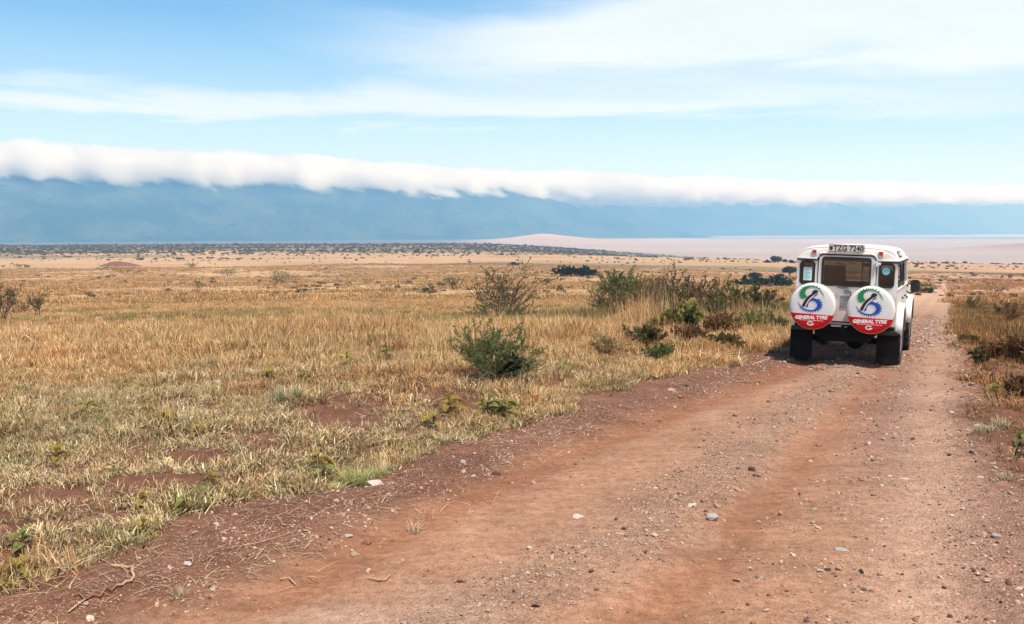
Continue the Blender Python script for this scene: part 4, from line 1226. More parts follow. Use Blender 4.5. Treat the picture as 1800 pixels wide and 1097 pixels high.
weeds = [
 (252, 940, 42, 'broad', 8, 'ochre weed with folded leaves nearest the grass edge at lower left'),
 (250, 895, 34, 'broad', 6, 'ochre weed right behind the folded one at lower left'),
 (325, 905, 40, 'broadg', 8, 'green broad leaved weed with pale undersides at lower left'),
 (352, 885, 36, 'broadg', 8, 'green weed touching the pale undersided one'),
 (372, 868, 30, 'broad', 7, 'yellowing weed at the right of the lower left group'),
 (28, 1010, 46, 'broad', 7, 'large brown green weed at the lower left corner'),
 (40, 975, 44, 'broadg', 8, 'green weed behind the large one in the lower left corner'),
 (6, 1035, 40, 'broad', 6, 'reddish ochre weed cut by the left edge near the corner'),
 (568, 850, 46, 'broadg', 10, 'tall green weed standing at the edge of the dirt bank'),
 (560, 828, 40, 'broad', 8, 'yellow leaved weed rising behind the tall green one'),
 (545, 846, 22, 'broad', 5, 'small olive weed left of the tall green one'),
 (100, 835, 36, 'broad', 8, 'olive weed in pale grass at the left'),
 (265, 752, 34, 'broad', 6, 'yellow green weed with two upright leaves'),
 (224, 695, 30, 'broad', 6, 'single small weed highest in the left field'),
 (290, 775, 40, 'broad', 8, 'wide weed with arching stems in pale grass'),
 (346, 790, 36, 'broad', 7, 'yellowish weed right of the wide arching one'),
 (258, 785, 24, 'broadg', 6, 'small green weed left of the wide arching one'),
 (155, 756, 30, 'broad', 6, 'golden weed in the left field'),
 (145, 684, 24, 'broad', 5, 'golden green weed higher up the left field'),
 (790, 742, 42, 'broad', 11, 'long leaved yellow weed by the bank in the middle'),
 (762, 760, 36, 'broad', 8, 'low ochre weed left of the long leaved one'),
 (858, 735, 36, 'broadg', 11, 'green weed with drooping leaves by the bank'),
 (888, 735, 38, 'broadg', 11, 'bushy green weed under the dark green bush'),
 (832, 762, 26, 'broadg', 7, 'small green weed between the yellow and drooping ones'),
 (610, 665, 30, 'broad', 7, 'olive weed alone in mid field grass'),
 (680, 648, 34, 'broadg', 9, 'upright green weed left of the feathery shrub'),
 (200, 850, 26, 'broadg', 6, 'small dark weed in bare earth at the left'),
 (470, 690, 30, 'broad', 6, 'golden weed in the centre of the left field'),
 (1745, 697, 30, 'broadg', 7, 'dark green weed on the right verge'),
 (1754, 690, 22, 'broad', 6, 'yellow green weed beside the dark one on the right verge'),
 (1730, 703, 20, 'broadg', 6, 'lowest small weed on the right verge'),
 (1792, 795, 34, 'broadg', 8, 'dark weed cut by the right edge of the picture'),
 (990, 668, 26, 'broadg', 7, 'small green weed at the roadside right of the feathery shrub'),
 (1052, 655, 24, 'broad', 6, 'olive weed at the roadside below the dry shrub')]
for i, (px, py, s, m_, n, lab) in enumerate(weeds):
    weed(px, py, s, lab, 300 + i, m_, n)

# bright grass tussocks at the road edge and dry ones on the bank
def tussock(px, py, wpx, hpx, lab, seed, pal, n=160):
    r_ = random.Random(seed); x, y, z = at_px(px, py); k = px_m(y); w = wpx / k; h = hpx / k
    V, F, Cc = blades(r_, n, w * .28, h * .5, h * 1.1, max(0.005, h * .035), 1.0, 4, 0.1, pal)
    me = mesh_from('grass_tussock', V, F, [TUS]); shade_attr(me, Cc)
    o = obj('grass_tussock', me); o.location = (x, y, z); tag(o, lab, 'grass tuft', 'grass tussocks beside the road')
TUS = plant_mat('tussock_grass', (1, 1, 1), transl=0.3, vary=0.15)
YG = [(0.55, 0.52, 0.20), (0.45, 0.46, 0.17), (0.62, 0.55, 0.28), (0.30, 0.34, 0.11)]
tussock(625, 848, 90, 36, 'bright yellow green tussock at the edge of the bank', 1, YG, 420)
tussock(665, 838, 60, 28, 'smaller yellow green tussock right of the bright one', 2, YG, 220)
tussock(592, 862, 50, 24, 'low yellow green tussock touching the tall green weed', 4, YG, 180)
tussock(505, 730, 100, 40, 'grey green tussock in mid field', 3, [(0.42, 0.44, 0.28), (0.55, 0.54, 0.38), (0.28, 0.31, 0.16)], 420)
tussock(315, 1052, 46, 26, 'spiky straw tuft on the dirt bank at lower left', 5, LITTER_PAL, 60)
tussock(728, 925, 50, 26, 'thin straw tuft on the dirt bank in the middle', 6, LITTER_PAL, 50)
tussock(1730, 772, 70, 22, 'pale dry tuft lying over on the right verge', 7, PALE_PAL, 220)
tussock(1760, 765, 50, 24, 'greyish dry tuft right of the pale one on the verge', 8, PALE_PAL, 160)
tussock(1770, 850, 60, 20, 'sparse dry tuft low on the right verge', 9, PALE_PAL, 110)
tussock(1108, 672, 60, 24, 'golden tuft at the roadside in the middle distance', 10, STRAW_PAL, 200)
tussock(700, 650, 60, 34, 'straw tussock in mid field left of the feathery shrub', 11, STRAW_PAL, 200)
tussock(1060, 690, 60, 26, 'straw tussock at the roadside before the bank', 12, STRAW_PAL, 200)

# fallen dry branch and roots on the bank at lower left
WOOD = mat('dry_wood', (0.46, 0.28, 0.16), 0.85, vary=0.25, vscale=14, bump=0.004, bscale=60)
def stick(name, pxs, rad, lab, m_=WOOD, cat='branch', group=None, lift=0.01):
    P = []
    for (a, b_) in pxs:
        x, y, z = at_px(a, b_); P.append((x, y, z + lift + rad * 0.6))
    n = len(P); mb = MB().tube(P, [rad * (1 - .55 * abs(i / (n - 1) - .3)) for i in range(n)], 7)
    o = mb.build(name, m_, None, smooth=60); tag(o, lab, cat, group); return o
stick('fallen_branch', [(195, 1006), (204, 1009), (213, 1007), (225, 1012), (234, 1011), (232, 1020), (236, 1028), (231, 1038), (221, 1041), (216, 1046), (205, 1048)], 0.011, 'bent pale dry branch lying on the dirt bank')
stick('fallen_branch', [(205, 1048), (196, 1054), (186, 1052), (176, 1062), (165, 1061), (150, 1067), (140, 1063), (132, 1066)], 0.009, 'dark end root running down from the bent pale branch', mat('dark_wood', (0.24, 0.12, 0.07), 0.9))
stick('fallen_branch', [(120, 1085), (138, 1074), (155, 1064)], 0.007, 'short thin stick beside the root at lower left')
stick('fallen_branch', [(492, 1016), (508, 1013), (520, 1022)], 0.007, 'short white stick in the dirt below the stones')
stick('fallen_branch', [(648, 1018), (668, 1023), (678, 1022), (686, 1014)], 0.007, 'thin bent stick lying in the left rut')
stick('fallen_branch', [(400, 975), (455, 960), (520, 940)], 0.003, 'long thin stalk pressed in the dark bank at the left')
# dry upright stalks in the field
for i, (px, py, dx_, h, lab) in enumerate([(362, 590, 10, 38, 'lone dark dry stalk leaning right in the left field'), (128, 534, -12, 28, 'forked dry stalk near the left shrubs'), (190, 545, 4, 22, 'thin dry stalk in the golden grass at the left'),
                                           (150, 560, 12, 18, 'short leaning stalk left of the thin one'), (1076, 705, 2, 54, 'thin straight stalk standing at the roadside'), (870, 700, 1, 30, 'pale stalk before the dark green bush')]):
    x, y, z = at_px(px, py); k = px_m(y)
    mb = MB().tube([(0, 0, 0), (dx_ * .5 / k, 0.02, h * .55 / k), (dx_ / k, 0, h / k)], [0.007, 0.005, 0.003], 5)
    mb.tube([(dx_ * .5 / k, 0.02, h * .55 / k), (dx_ * .1 / k, 0.03, h * .85 / k)], [0.004, 0.002], 4)
    o = mb.build('dry_stalk', BARKR, None, loc=(x, y, z)); tag(o, lab, 'stalk', 'dry stalks in the grass')
# ------------------------------------------------------------------ the off-road car
DUST = (0.50, 0.36, 0.27)
PAINT = mat('white_paint', (0.80, 0.795, 0.77), 0.38, vary=0.04, vscale=2.0, dirt=(DUST, 3.2, 0.45, 0.80, 0.40))
PAINTR = mat('dusty_white_paint', (0.77, 0.74, 0.70), 0.5, vary=0.06, vscale=3.0, dirt=((0.58, 0.44, 0.35), 4.5, 0.34, 0.72, 0.65))
VINYL = mat('white_vinyl', (0.80, 0.79, 0.765), 0.42, vary=0.04, vscale=5.0, dirt=((0.55, 0.50, 0.45), 4.0, 0.50, 0.85, 0.4))
VINYLRED = mat('red_vinyl', (0.74, 0.008, 0.008), 0.5, vary=0.10, vscale=7.0, spec=0.3, dirt=((0.45, 0.06, 0.04), 5.0, 0.55, 0.9, 0.35))
PRINTW = mat('print_white', (0.85, 0.83, 0.82), 0.5, vary=0.02)
PRINTG = mat('print_green', (0.012, 0.24, 0.075), 0.5, vary=0.12, vscale=14)
PRINTB = mat('print_blue', (0.010, 0.075, 0.42), 0.5, vary=0.12, vscale=14)
PRINTK = mat('print_dark', (0.022, 0.010, 0.008), 0.5, vary=0.05)
PRINTY = mat('print_yellow', (0.80, 0.55, 0.06), 0.5, vary=0.05)
BLACK = mat('black_plastic', (0.012, 0.012, 0.013), 0.5, vary=0.2, dirt=(DUST, 5.0, 0.55, 0.95, 0.25))
GASKET = mat('black_gasket', (0.015, 0.014, 0.014), 0.6, vary=0.1)
RUBBER = mat('tyre_rubber', (0.022, 0.020, 0.019), 0.85, vary=0.2, dirt=(DUST, 8.0, 0.45, 0.8, 0.35), bump=0.002, bscale=60)
FLAP = mat('flap_rubber', (0.006, 0.005, 0.006), 0.75, vary=0.2, spec=0.2, dirt=(DUST, 5.0, 0.6, 0.95, 0.06))
UNDER = mat('chassis_black', (0.005, 0.005, 0.005), 0.7, vary=0.2, spec=0.2, dirt=(DUST, 5.0, 0.6, 0.95, 0.08))
STEEL = mat('bare_steel', (0.42, 0.41, 0.40), 0.35, metal=0.9, vary=0.1, vscale=10)
GREYMET = mat('grey_aluminium', (0.30, 0.30, 0.32), 0.5, metal=0.3, vary=0.15, vscale=12)
REDLENS = mat('red_lens', (0.45, 0.008, 0.008), 0.15, vary=0.05, coat=0.5)
AMBER = mat('amber_lens', (0.70, 0.22, 0.01), 0.15, vary=0.05, coat=0.5)
SEATM = mat('maroon_upholstery', (0.040, 0.010, 0.010), 0.8, vary=0.2, vscale=9)
TRIM = mat('dark_trim', (0.030, 0.024, 0.024), 0.8, vary=0.2)
HEADL = mat('brown_headlining', (0.07, 0.035, 0.03), 0.9, vary=0.15)
PLATEB = mat('plate_face', (0.72, 0.66, 0.58), 0.45, vary=0.06, vscale=20)
PAPER = mat('paper_sticker', (0.62, 0.80, 0.80), 0.6, vary=0.04)
CYAN = mat('cyan_sticker', (0.22, 0.60, 0.66), 0.6, vary=0.2, vscale=40)
INKG = mat('sticker_ink', (0.10, 0.30, 0.32), 0.6, vary=0.1)
MIRG = mat('mirror_glass', (0.8, 0.8, 0.8), 0.03, metal=1.0, vary=0.0)
def glass_mat():
    m_ = bpy.data.materials.new('window_glass'); m_.use_nodes = True
    T = NT(m_.node_tree); m_.node_tree.nodes.clear()
    tr = T.n('ShaderNodeBsdfTransparent'); tr.inputs[0].default_value = (0.50, 0.50, 0.47, 1)
    gl = T.n('ShaderNodeBsdfGlossy'); gl.inputs['Roughness'].default_value = 0.03; gl.inputs[0].default_value = (0.9, 0.9, 0.9, 1)
    df = T.n('ShaderNodeBsdfDiffuse'); df.inputs[0].default_value = (*DUST, 1)
    fr = T.n('ShaderNodeFresnel'); fr.inputs[0].default_value = 1.5
    m1 = T.n('ShaderNodeMixShader'); T.link(fr.outputs[0], m1.inputs[0]); T.link(tr.outputs[0], m1.inputs[1]); T.link(gl.outputs[0], m1.inputs[2])
    nz = T.noise(T.n('ShaderNodeTexCoord').outputs['Object'], 5.0, 5)
    m2 = T.n('ShaderNodeMixShader'); T.link(T.mapr(nz, 0.3, 0.75, 0.0, 0.045), m2.inputs[0]); T.link(m1.outputs[0], m2.inputs[1]); T.link(df.outputs[0], m2.inputs[2])
    out = T.n('ShaderNodeOutputMaterial'); T.link(m2.outputs[0], out.inputs[0])
    return m_
GLASS = glass_mat()

def text_mesh(txt, size, mats, bold=0.0, xs=1.0, shear=0.0, mono=False):
    cu = bpy.data.curves.new('t', 'FONT'); cu.body = txt; cu.size = size
    cu.align_x = 'CENTER'; cu.align_y = 'CENTER'; cu.offset = bold; cu.shear = shear; cu.resolution_u = 4
    cu.extrude = 0.0008
    o = bpy.data.objects.new('t', cu); C.objects.link(o)
    bpy.context.view_layer.update()
    me = bpy.data.meshes.new_from_object(o.evaluated_get(bpy.context.evaluated_depsgraph_get()))
    bpy.data.objects.remove(o, do_unlink=True); bpy.data.curves.remove(cu)
    me.materials.clear(); me.materials.append(mats)
    # text lies in XY facing +Z; turn it to face -Y (seen from behind the car)
    me.transform(Matrix.Rotation(R(90), 4, 'X') @ Matrix.Diagonal((xs, 1, 1, 1)))
    return me

HEAD = R(24.0)
car = empty('off_road_car', (5.83, 17.71, 0), -HEAD)
cz = float(np.mean(base_z(np.array([5.2, 6.5, 6.6, 7.9]), np.array([18.0, 17.4, 20.6, 20.2]))))
car.location.z = cz - 0.015
car.rotation_euler = (R(-0.3), R(1.5), -HEAD)
car.scale = (1, 1, 1.028)
tag(car, 'dusty white four wheel drive car with two spare wheels on its back, driving away', 'car')
GZ = 0.0
HW = 0.805                       # half width of the tub
def tumble(z):                   # the cabin leans in above the waist
    return HW - max(0.0, z - 1.30) * 0.062

def arch_cut(yc, r0, zb, n=9):
    return [(yc + r0 * math.cos(R(180 - 180 * k / n)) * 1.0, zb + 0.0 + r0 * math.sin(R(180 * k / n)) * 0.86) for k in range(n + 1)]

# tub: rear quarter sides, floor, front wings
b = MB()
for s in (-1, 1):
    X0 = HW * s
    outl = [(-0.80, 0.74)] + [(-0.80, 1.30), (0.42, 1.30), (0.42, 0.62)] + arch_cut(0.0, 0.47, 0.60)[::-1] + [(-0.55, 0.62), (-0.62, 0.72)]
    b.plate(outl, [], lambda u, v, w, s=s: ((HW - w) * s, u, v), 0.03)
    outl = [(2.10, 0.62), (2.10, 1.24), (3.42, 1.20), (3.46, 0.80), (3.44, 0.66)] + arch_cut(2.79, 0.47, 0.60)[::-1]
    b.plate(outl, [], lambda u, v, w, s=s: ((HW - w) * s, u, v), 0.03)
b.box(-0.775, 0.775, -0.79, 2.1, 0.70, 0.74)
b.box(-0.775, 0.775, 2.10, 2.16, 0.60, 1.24)
b.build('body', PAINT, car, bevel=0.01)
b = MB(); b.box(-0.775, 0.775, 3.40, 3.44, 0.72, 1.14)
b.box(-0.50, 0.50, 3.44, 3.50, 0.74, 1.14); b.build('grille', BLACK, car, bevel=0.008)
for s in (-1, 1):
    b = MB().lathe([(0.0, 3.475), (0.07, 3.475), (0.09, 3.46), (0.09, 3.40)], 'Y', (0.64 * s, 0, 0.98), 20)
    b.build('headlight', STEEL, car, smooth=40)
bn = MB().box(-0.70, 0.70, 2.12, 3.44, 1.20, 1.245)
bn.add([(-0.55, 2.2, 1.246), (0.55, 2.2, 1.246), (0.50, 3.3, 1.235), (-0.50, 3.3, 1.235), (-0.5, 2.3, 1.275), (0.5, 2.3, 1.275), (0.45, 3.2, 1.262), (-0.45, 3.2, 1.262)],
       [(4, 5, 6, 7), (0, 1, 5, 4), (1, 2, 6, 5), (2, 3, 7, 6), (3, 0, 4, 7)])
bn.build('bonnet', PAINT, car, bevel=0.015)
for s in (-1, 1):
    b = MB().plate([(2.12, 1.245), (3.40, 1.205), (3.40, 1.19), (2.12, 1.19)], [], lambda u, v, w, s=s: ((0.71 + w) * s, u, v), 0.095)
    b.build('wing_top', PAINT, car, bevel=0.01)
# doors and quarter sides of the cabin
def side_panel(name, y0, y1, zlo, zhi, win, s, parent, cut=None, mt=PAINT):
    """a side panel leaning in above the waist, with its window opening"""
    ztop = zhi
    outl = [(y0, zlo), (y1, zlo), (y1, ztop), (y0, ztop)] if cut is None else cut
    holes = [rrect(win[0], win[1], win[2], win[3], 0.05, 4, cw=True)] if win else []
    f = lambda u, v, w: ((tumble(v) - w) * s, u, v)
    return MB().plate(outl, holes, f, 0.028).build(name, mt, parent)
def side_glass(win, s, parent, name='window', inset=0.012):
    f = lambda u, v, w: ((tumble(v) - inset - w) * s, u, v)
    g = MB().plate(rrect(win[0] - .008, win[1] + .008, win[2] - .008, win[3] + .008, 0.05, 4), [], f, 0.004).build(name, GLASS, parent)
    f2 = lambda u, v, w: ((tumble(v) + 0.006 - w) * s, u, v)
    MB().plate(rrect(win[0] - .018, win[1] + .018, win[2] - .018, win[3] + .018, 0.06, 5), [rrect(win[0] + .012, win[1] - .012, win[2] + .012, win[3] - .012, 0.045, 5, cw=True)], f2, 0.02).build('window_seal', GASKET, g)
    return g
for s in (-1, 1):
    w = (-0.66, 0.30, 1.36, 1.70)
    side_panel('quarter_panel', -0.80, 0.42, 1.302, 1.765, w, s, car)
    side_glass(w, s, car)
    # rear side door, with its lower edge cut round the wheel
    cutp = [(0.43, 0.98), (0.50, 0.82), (0.60, 0.62), (1.22, 0.62), (1.22, 1.765), (0.43, 1.765)]
    w = (0.50, 1.15, 1.34, 1.70)
    d = side_panel('door', 0, 0, 0, 0, w, s, car, cut=cutp)
    side_glass(w, s, d)
    MB().box(s * 0.80, s * 0.835, 0.50, 0.62, 1.10, 1.125).build('door_handle', BLACK, d, bevel=0.004)
    cutp = [(1.23, 0.62), (2.09, 0.62), (2.09, 1.30), (1.90, 1.765), (1.23, 1.765)]
    w = (1.31, 1.90, 1.34, 1.70)
    d = side_panel('door', 0, 0, 0, 0, None, s, car, cut=[(1.23, 0.62), (2.09, 0.62), (2.09, 1.30), (1.23, 1.30)])
    # window frame of the front door
    fo = [(1.23, 1.302), (2.09, 1.302), (1.90, 1.765), (1.23, 1.765)]; fi = [(1.30, 1.345), (1.99, 1.345), (1.84, 1.71), (1.30, 1.71)][::-1]
    f = lambda u, v, w_, s=s: ((tumble(v) - w_) * s, u, v)
    MB().plate(fo, [fi], f, 0.028).build('door_frame', PAINT, d)
    f = lambda u, v, w_, s=s: ((tumble(v) - 0.012 - w_) * s, u, v)
    MB().plate(fi[::-1], [], f, 0.004).build('window', GLASS, d)
    MB().box(s * 0.80, s * 0.835, 1.28, 1.40, 1.10, 1.125).build('door_handle', BLACK, d, bevel=0.004)
    for zz in (1.02, 1.24):
        MB().box(s * 0.80, s * 0.83, 2.03, 2.13, zz, zz + 0.04).build('door_hinge', BLACK, d, bevel=0.004)
    # waist capping and sill
    MB().box(s * 0.803, s * 0.815, -0.80, 2.09, 1.29, 1.312).build('waist_rail', STEEL if s > 5 else PAINTR, car)
    MB().box(s * 0.72, s * 0.79, 0.50, 2.25, 0.52, 0.62).build('sill', UNDER, car)
# wheel arch flares
def flare(yc, s, z0=0.56, half=0.50):
    n = 12; vv = []; ff = []
    inner = []; 
    prof = [(0.0, 0.0), (0.055, 0.004), (0.092, 0.030), (0.095, 0.085), (0.088, 0.088)]      # outward, inward towards the axle
    path = [(-half - 0.02, z0), (-half + 0.02, z0 + 0.20), (-half + 0.13, z0 + 0.40), (-half + 0.27, z0 + 0.485), (0, z0 + 0.50), (half - 0.27, z0 + 0.485), (half - 0.13, z0 + 0.40), (half - 0.02, z0 + 0.20), (half + 0.02, z0)]
    for (py_, pz_) in path:
        d_ = Vector((-(py_) , z0 + 0.05 - pz_)); d_ = d_.normalized() if d_.length > 0 else Vector((0, -1))
        for (o_, i_) in prof:
            vv.append(((HW + o_) * s, yc + py_ + d_[0] * i_, pz_ + d_[1] * i_))
    m_ = len(prof)
    for i in range(len(path) - 1):
        for k in range(m_ - 1):
            ff.append((i * m_ + k, i * m_ + k + 1, (i + 1) * m_ + k + 1, (i + 1) * m_ + k))
    fo = MB().add(vv, ff).build('wheel_arch', PAINT, car, smooth=50)
    sm = fo.modifiers.new('solid', 'SOLIDIFY'); sm.thickness = 0.006
for s in (-1, 1):
    for yc in (0.0, 2.79): flare(yc, s)
# roof, domed, with rounded rear corners
cross = [(0.795, 1.755), (0.792, 1.785), (0.778, 1.83), (0.745, 1.885), (0.69, 1.93), (0.60, 1.957), (0.42, 1.978), (0.20, 1.988), (0.0, 1.990)]
def section(y, sx, top, x_in=0.0):
    pts = []
    for (x, z) in cross:
        zz = 1.755 + (z - 1.755) * top
        pts.append(((x - x_in * (z - 1.755) / 0.235) * sx, y, zz))
    full = pts + [(-p[0], p[1], p[2]) for p in reversed(pts[:-1])]
    return full
secs = [section(-0.815, 1.0, 0.0), section(-0.815, 1.0, 0.10), section(-0.805, 0.998, 0.55, 0.02), section(-0.785, 0.99, 0.86, 0.02), section(-0.74, 0.985, 0.97), section(-0.66, 0.985, 1.0), section(0.4, 0.985, 1.04), section(1.3, 0.985, 1.02), section(1.70, 0.98, 0.98), section(1.86, 0.97, 0.80), section(1.90, 0.965, 0.45), section(1.92, 0.96, 0.0)]
m_ = len(secs[0]); vv = [p for sc_ in secs for p in sc_]; ff = []
for i in range(len(secs) - 1):
    for k in range(m_ - 1):
        ff.append((i * m_ + k, i * m_ + k + 1, (i + 1) * m_ + k + 1, (i + 1) * m_ + k))
b = MB().add(vv, ff)
roof = b.build('roof', PAINTR, car, smooth=45)
sm = roof.modifiers.new('solid', 'SOLIDIFY'); sm.thickness = 0.02; sm.offset = -1
# rear face of roof shell between the gutter and the dome, roof lining
b = MB()
top = [(x * 0.985, 1.755 + (z - 1.755) * 0.90) for (x, z) in cross]
outl = top + [(-x, z) for (x, z) in reversed(top[:-1])]
b.plate(outl, [], lambda u, v, w: (u, -0.806 + (v - 1.755) * 0.10 + w, v), 0.02)
b.build('roof_end', PAINTR, car)
MB().box(-0.74, 0.74, -0.77, 1.85, 1.800, 1.812).build('headlining', HEADL, car)
MB().box(-0.70, 0.70, -0.772, -0.70, 1.735, 1.798).build('ceiling_box', SEATM, car)
# gutter: light rail with a dark line under it, along both sides and the back, arching over the tail door
def gutter_path(off=0.0):
    return [(-0.80, 1.9, 1.752 + off), (-0.802, -0.80, 1.752 + off), (-0.80, -0.83, 1.752 + off), (-0.475, -0.832, 1.752 + off), (-0.462, -0.832, 1.775 + off), (-0.455, -0.832, 1.80 + off), (-0.43, -0.832, 1.832 + off), (-0.38, -0.832, 1.846 + off),
            (0.38, -0.832, 1.846 + off), (0.43, -0.832, 1.832 + off), (0.455, -0.832, 1.80 + off), (0.462, -0.832, 1.775 + off), (0.475, -0.832, 1.752 + off), (0.80, -0.83, 1.752 + off), (0.802, -0.80, 1.752 + off), (0.80, 1.9, 1.752 + off)]
MB().tube(gutter_path(0.012), 0.014, 6).build('gutter', PAINT, car, smooth=60)
MB().tube(gutter_path(-0.014), 0.013, 6).build('gutter_seal', GASKET, car, smooth=60)
for s in (-1, 1):                       # little windows high in the roof sides
    def aw(u, v, w, s=s):
        z = 1.815 + v * 0.095
        x = 0.775 - v * 0.052
        return ((x + 0.004 + w) * s, u, z)
    g = MB().plate(rrect(-0.30, 0.45, 0.0, 1.0, 0.12, 3), [], aw, 0.004).build('alpine_window', GASKET, car)
    MB().plate(rrect(-0.25, 0.40, 0.16, 0.84, 0.10, 3), [], lambda u, v, w, s=s: ((0.775 - v * 0.052 + 0.0085 + w) * s, u, 1.815 + v * 0.095), 0.003).build('pane', GLASS, g)
    MB().box(s * 0.50 if s > 0 else -0.56, s * 0.56 if s < 0 else 0.56, -0.815, -0.80, 1.84, 1.90)
# windscreen frame and glass
b = MB()
for s in (-1, 1):
    b.tube([(s * 0.79, 2.10, 1.25), (s * 0.77, 1.91, 1.78)], 0.03, 6)
b.tube([(-0.77, 1.91, 1.775), (0.77, 1.91, 1.775)], 0.028, 6)
b.tube([(-0.79, 2.09, 1.27), (0.79, 2.09, 1.27)], 0.03, 6)
b.tube([(0, 2.09, 1.27), (0, 1.91, 1.775)], 0.015, 6)
b.build('windscreen_frame', PAINT, car, smooth=60)
MB().add([(-0.77, 2.085, 1.28), (0.77, 2.085, 1.28), (0.75, 1.915, 1.765), (-0.75, 1.915, 1.765)], [(0, 1, 2, 3)]).build('windscreen', GLASS, car)
# ---- rear wall: two corner posts with windows, the lower panel, the tail door
YB = -0.815
def rear(u, v, w): return (u, YB + w, v)
for s in (-1, 1):
    ww = (0.520, 0.735)
    x0, x1 = (0.455, 0.805) if s > 0 else (-0.805, -0.455)
    wx0, wx1 = (ww[0], ww[1]) if s > 0 else (-ww[1], -ww[0])
    outl = [(x0, 1.29), (x1, 1.29), (x1 - (0.028 if s > 0 else 0), 1.765), (x0 + (0.028 if s < 0 else 0), 1.765)]
    if s < 0: outl = [(x0, 1.29), (x1, 1.29), (x1, 1.765), (x0 + 0.028, 1.765)]
    rp = MB().plate(outl, [rrect(wx0, wx1, 1.345, 1.705, 0.055, 5, cw=True)], rear, 0.03).build('corner_panel', PAINT, car)
    g = MB().plate(rrect(wx0 - .005, wx1 + .005, 1.34, 1.71, 0.055, 5), [], lambda u, v, w: (u, YB + 0.012 + w, v), 0.004).build('window', GLASS, rp)
    MB().plate(rrect(wx0 - .018, wx1 + .018, 1.327, 1.723, 0.07, 6), [rrect(wx0 + .010, wx1 - .010, 1.355, 1.695, 0.05, 6, cw=True)], lambda u, v, w: (u, YB - 0.008 + w, v), 0.022).build('window_seal', GASKET, g)
    if s < 0:
        p_ = MB().box(wx0 + 0.045, wx1 - 0.035, YB + 0.002, YB + 0.006, 1.40, 1.615).build('paper_notice', PAPER, g)
        q = MB()
        for k in range(9):
            z = 1.595 - k * 0.021
            q.box(wx0 + 0.058, wx1 - 0.05 - 0.02 * ((k * 7) % 3), YB + 0.0005, YB + 0.0015, z - 0.006, z)
        q.build('printed_lines', INKG, p_)
    else:
        MB().lathe([(0, YB + 0.002), (0.062, YB + 0.002), (0.062, YB + 0.006), (0, YB + 0.006)], 'Y', (0.615, 0, 1.60), 24).build('round_sticker', CYAN, g)
    # low corner of the back and lamp cluster
    x0, x1 = (0.47, 0.805) if s > 0 else (-0.805, -0.47)
    MB().plate([(x0, 0.72), (x1, 0.72), (x1, 1.288), (x0, 1.288)], [], rear, 0.03).build('lower_panel', PAINTR, car)
    lamp = MB().lathe([(0.0, YB - 0.035), (0.035, YB - 0.03), (0.042, YB - 0.012), (0.042, YB)], 'Y', (0.745 * s, 0, 0.86), 16).build('tail_lamp', REDLENS, car, smooth=40)
    MB().lathe([(0.0, YB - 0.035), (0.035, YB - 0.03), (0.042, YB - 0.012), (0.042, YB)], 'Y', (0.745 * s, 0, 0.98), 16).build('indicator_lamp', AMBER, car, smooth=40)
    hb_ = MB().box(s * 0.525 - 0.042, s * 0.525 + 0.042, -0.832, -0.795, 1.832, 1.916).build('marker_lamp', PAINT, car, bevel=0.01)
    MB().box(s * 0.525 - 0.030, s * 0.525 + 0.030, -0.848, -0.832, 1.844, 1.904).build('lens', REDLENS, hb_, bevel=0.006)
# tail door
door_o = [(-0.45, 0.76), (0.46, 0.76), (0.46, 1.70), (0.445, 1.78), (0.40, 1.825), (0.34, 1.835), (-0.34, 1.835), (-0.40, 1.825), (-0.435, 1.78), (-0.45, 1.70)]
glass_o = rrect(-0.385, 0.375, 1.335, 1.785, 0.045, 5, cw=True)
td = MB().plate(door_o, [glass_o], lambda u, v, w: (u, YB - 0.022 + w, v), 0.045).build('tail_door', PAINTR, car, bevel=0.006)
g = MB().plate(rrect(-0.39, 0.38, 1.33, 1.79, 0.045, 5), [], lambda u, v, w: (u, YB - 0.006 + w, v), 0.004).build('window', GLASS, td)
MB().plate(rrect(-0.398, 0.388, 1.322, 1.798, 0.05, 6), [rrect(-0.368, 0.358, 1.352, 1.768, 0.035, 6, cw=True)], lambda u, v, w: (u, YB - 0.030 + w, v), 0.03).build('window_seal', GASKET, g)
for (xs_, nm) in ((-0.458, 'door_gap'), (0.468, 'door_gap')):
    MB().box(xs_ - 0.006, xs_ + 0.006, YB - 0.006, YB + 0.02, 0.76, 1.75).build(nm, GASKET, td)
for zz in (1.71, 1.20, 0.86):
    h_ = MB().box(0.43, 0.53, YB - 0.045, YB - 0.024, zz - 0.022, zz + 0.022)
    h_.tube([(0.468, YB - 0.05, zz - 0.045), (0.468, YB - 0.05, zz + 0.045)], 0.014, 8)
    h_.build('hinge', PAINT, td, bevel=0.005)
hp = MB().box(-0.075, 0.075, YB - 0.032, YB - 0.023, 0.985, 1.175).build('cover_plate', GREYMET, td, bevel=0.003)
q = MB()
for (x, z) in ((-0.058, 1.155), (0.058, 1.155), (-0.058, 1.005), (0.058, 1.005), (0.0, 1.11), (0.0, 1.05)):
    q.lathe([(0.0, YB - 0.036), (0.007, YB - 0.036), (0.007, YB - 0.032)], 'Y', (x, 0, z), 8)
q.build('bolts', GASKET, hp)
q = MB(); q.tube([(0.085, YB - 0.035, 1.17), (0.088, YB - 0.05, 1.20), (0.092, YB - 0.055, 1.255), (0.00, YB - 0.052, 1.29), (-0.13, YB - 0.045, 1.318)], 0.009, 6)
q.tube([(-0.20, YB - 0.035, 1.338), (0.05, YB - 0.036, 1.305)], 0.007, 6)
q.build('wiper', BLACK, td, smooth=50)
q = MB().box(-0.02, 0.075, YB - 0.05, YB - 0.024, 1.215, 1.27); q.build('wiper_motor_cover', GREYMET, td, bevel=0.006)
MB().box(-0.40, -0.30, YB - 0.05, YB - 0.024, 1.10, 1.14).build('handle', BLACK, td, bevel=0.006)
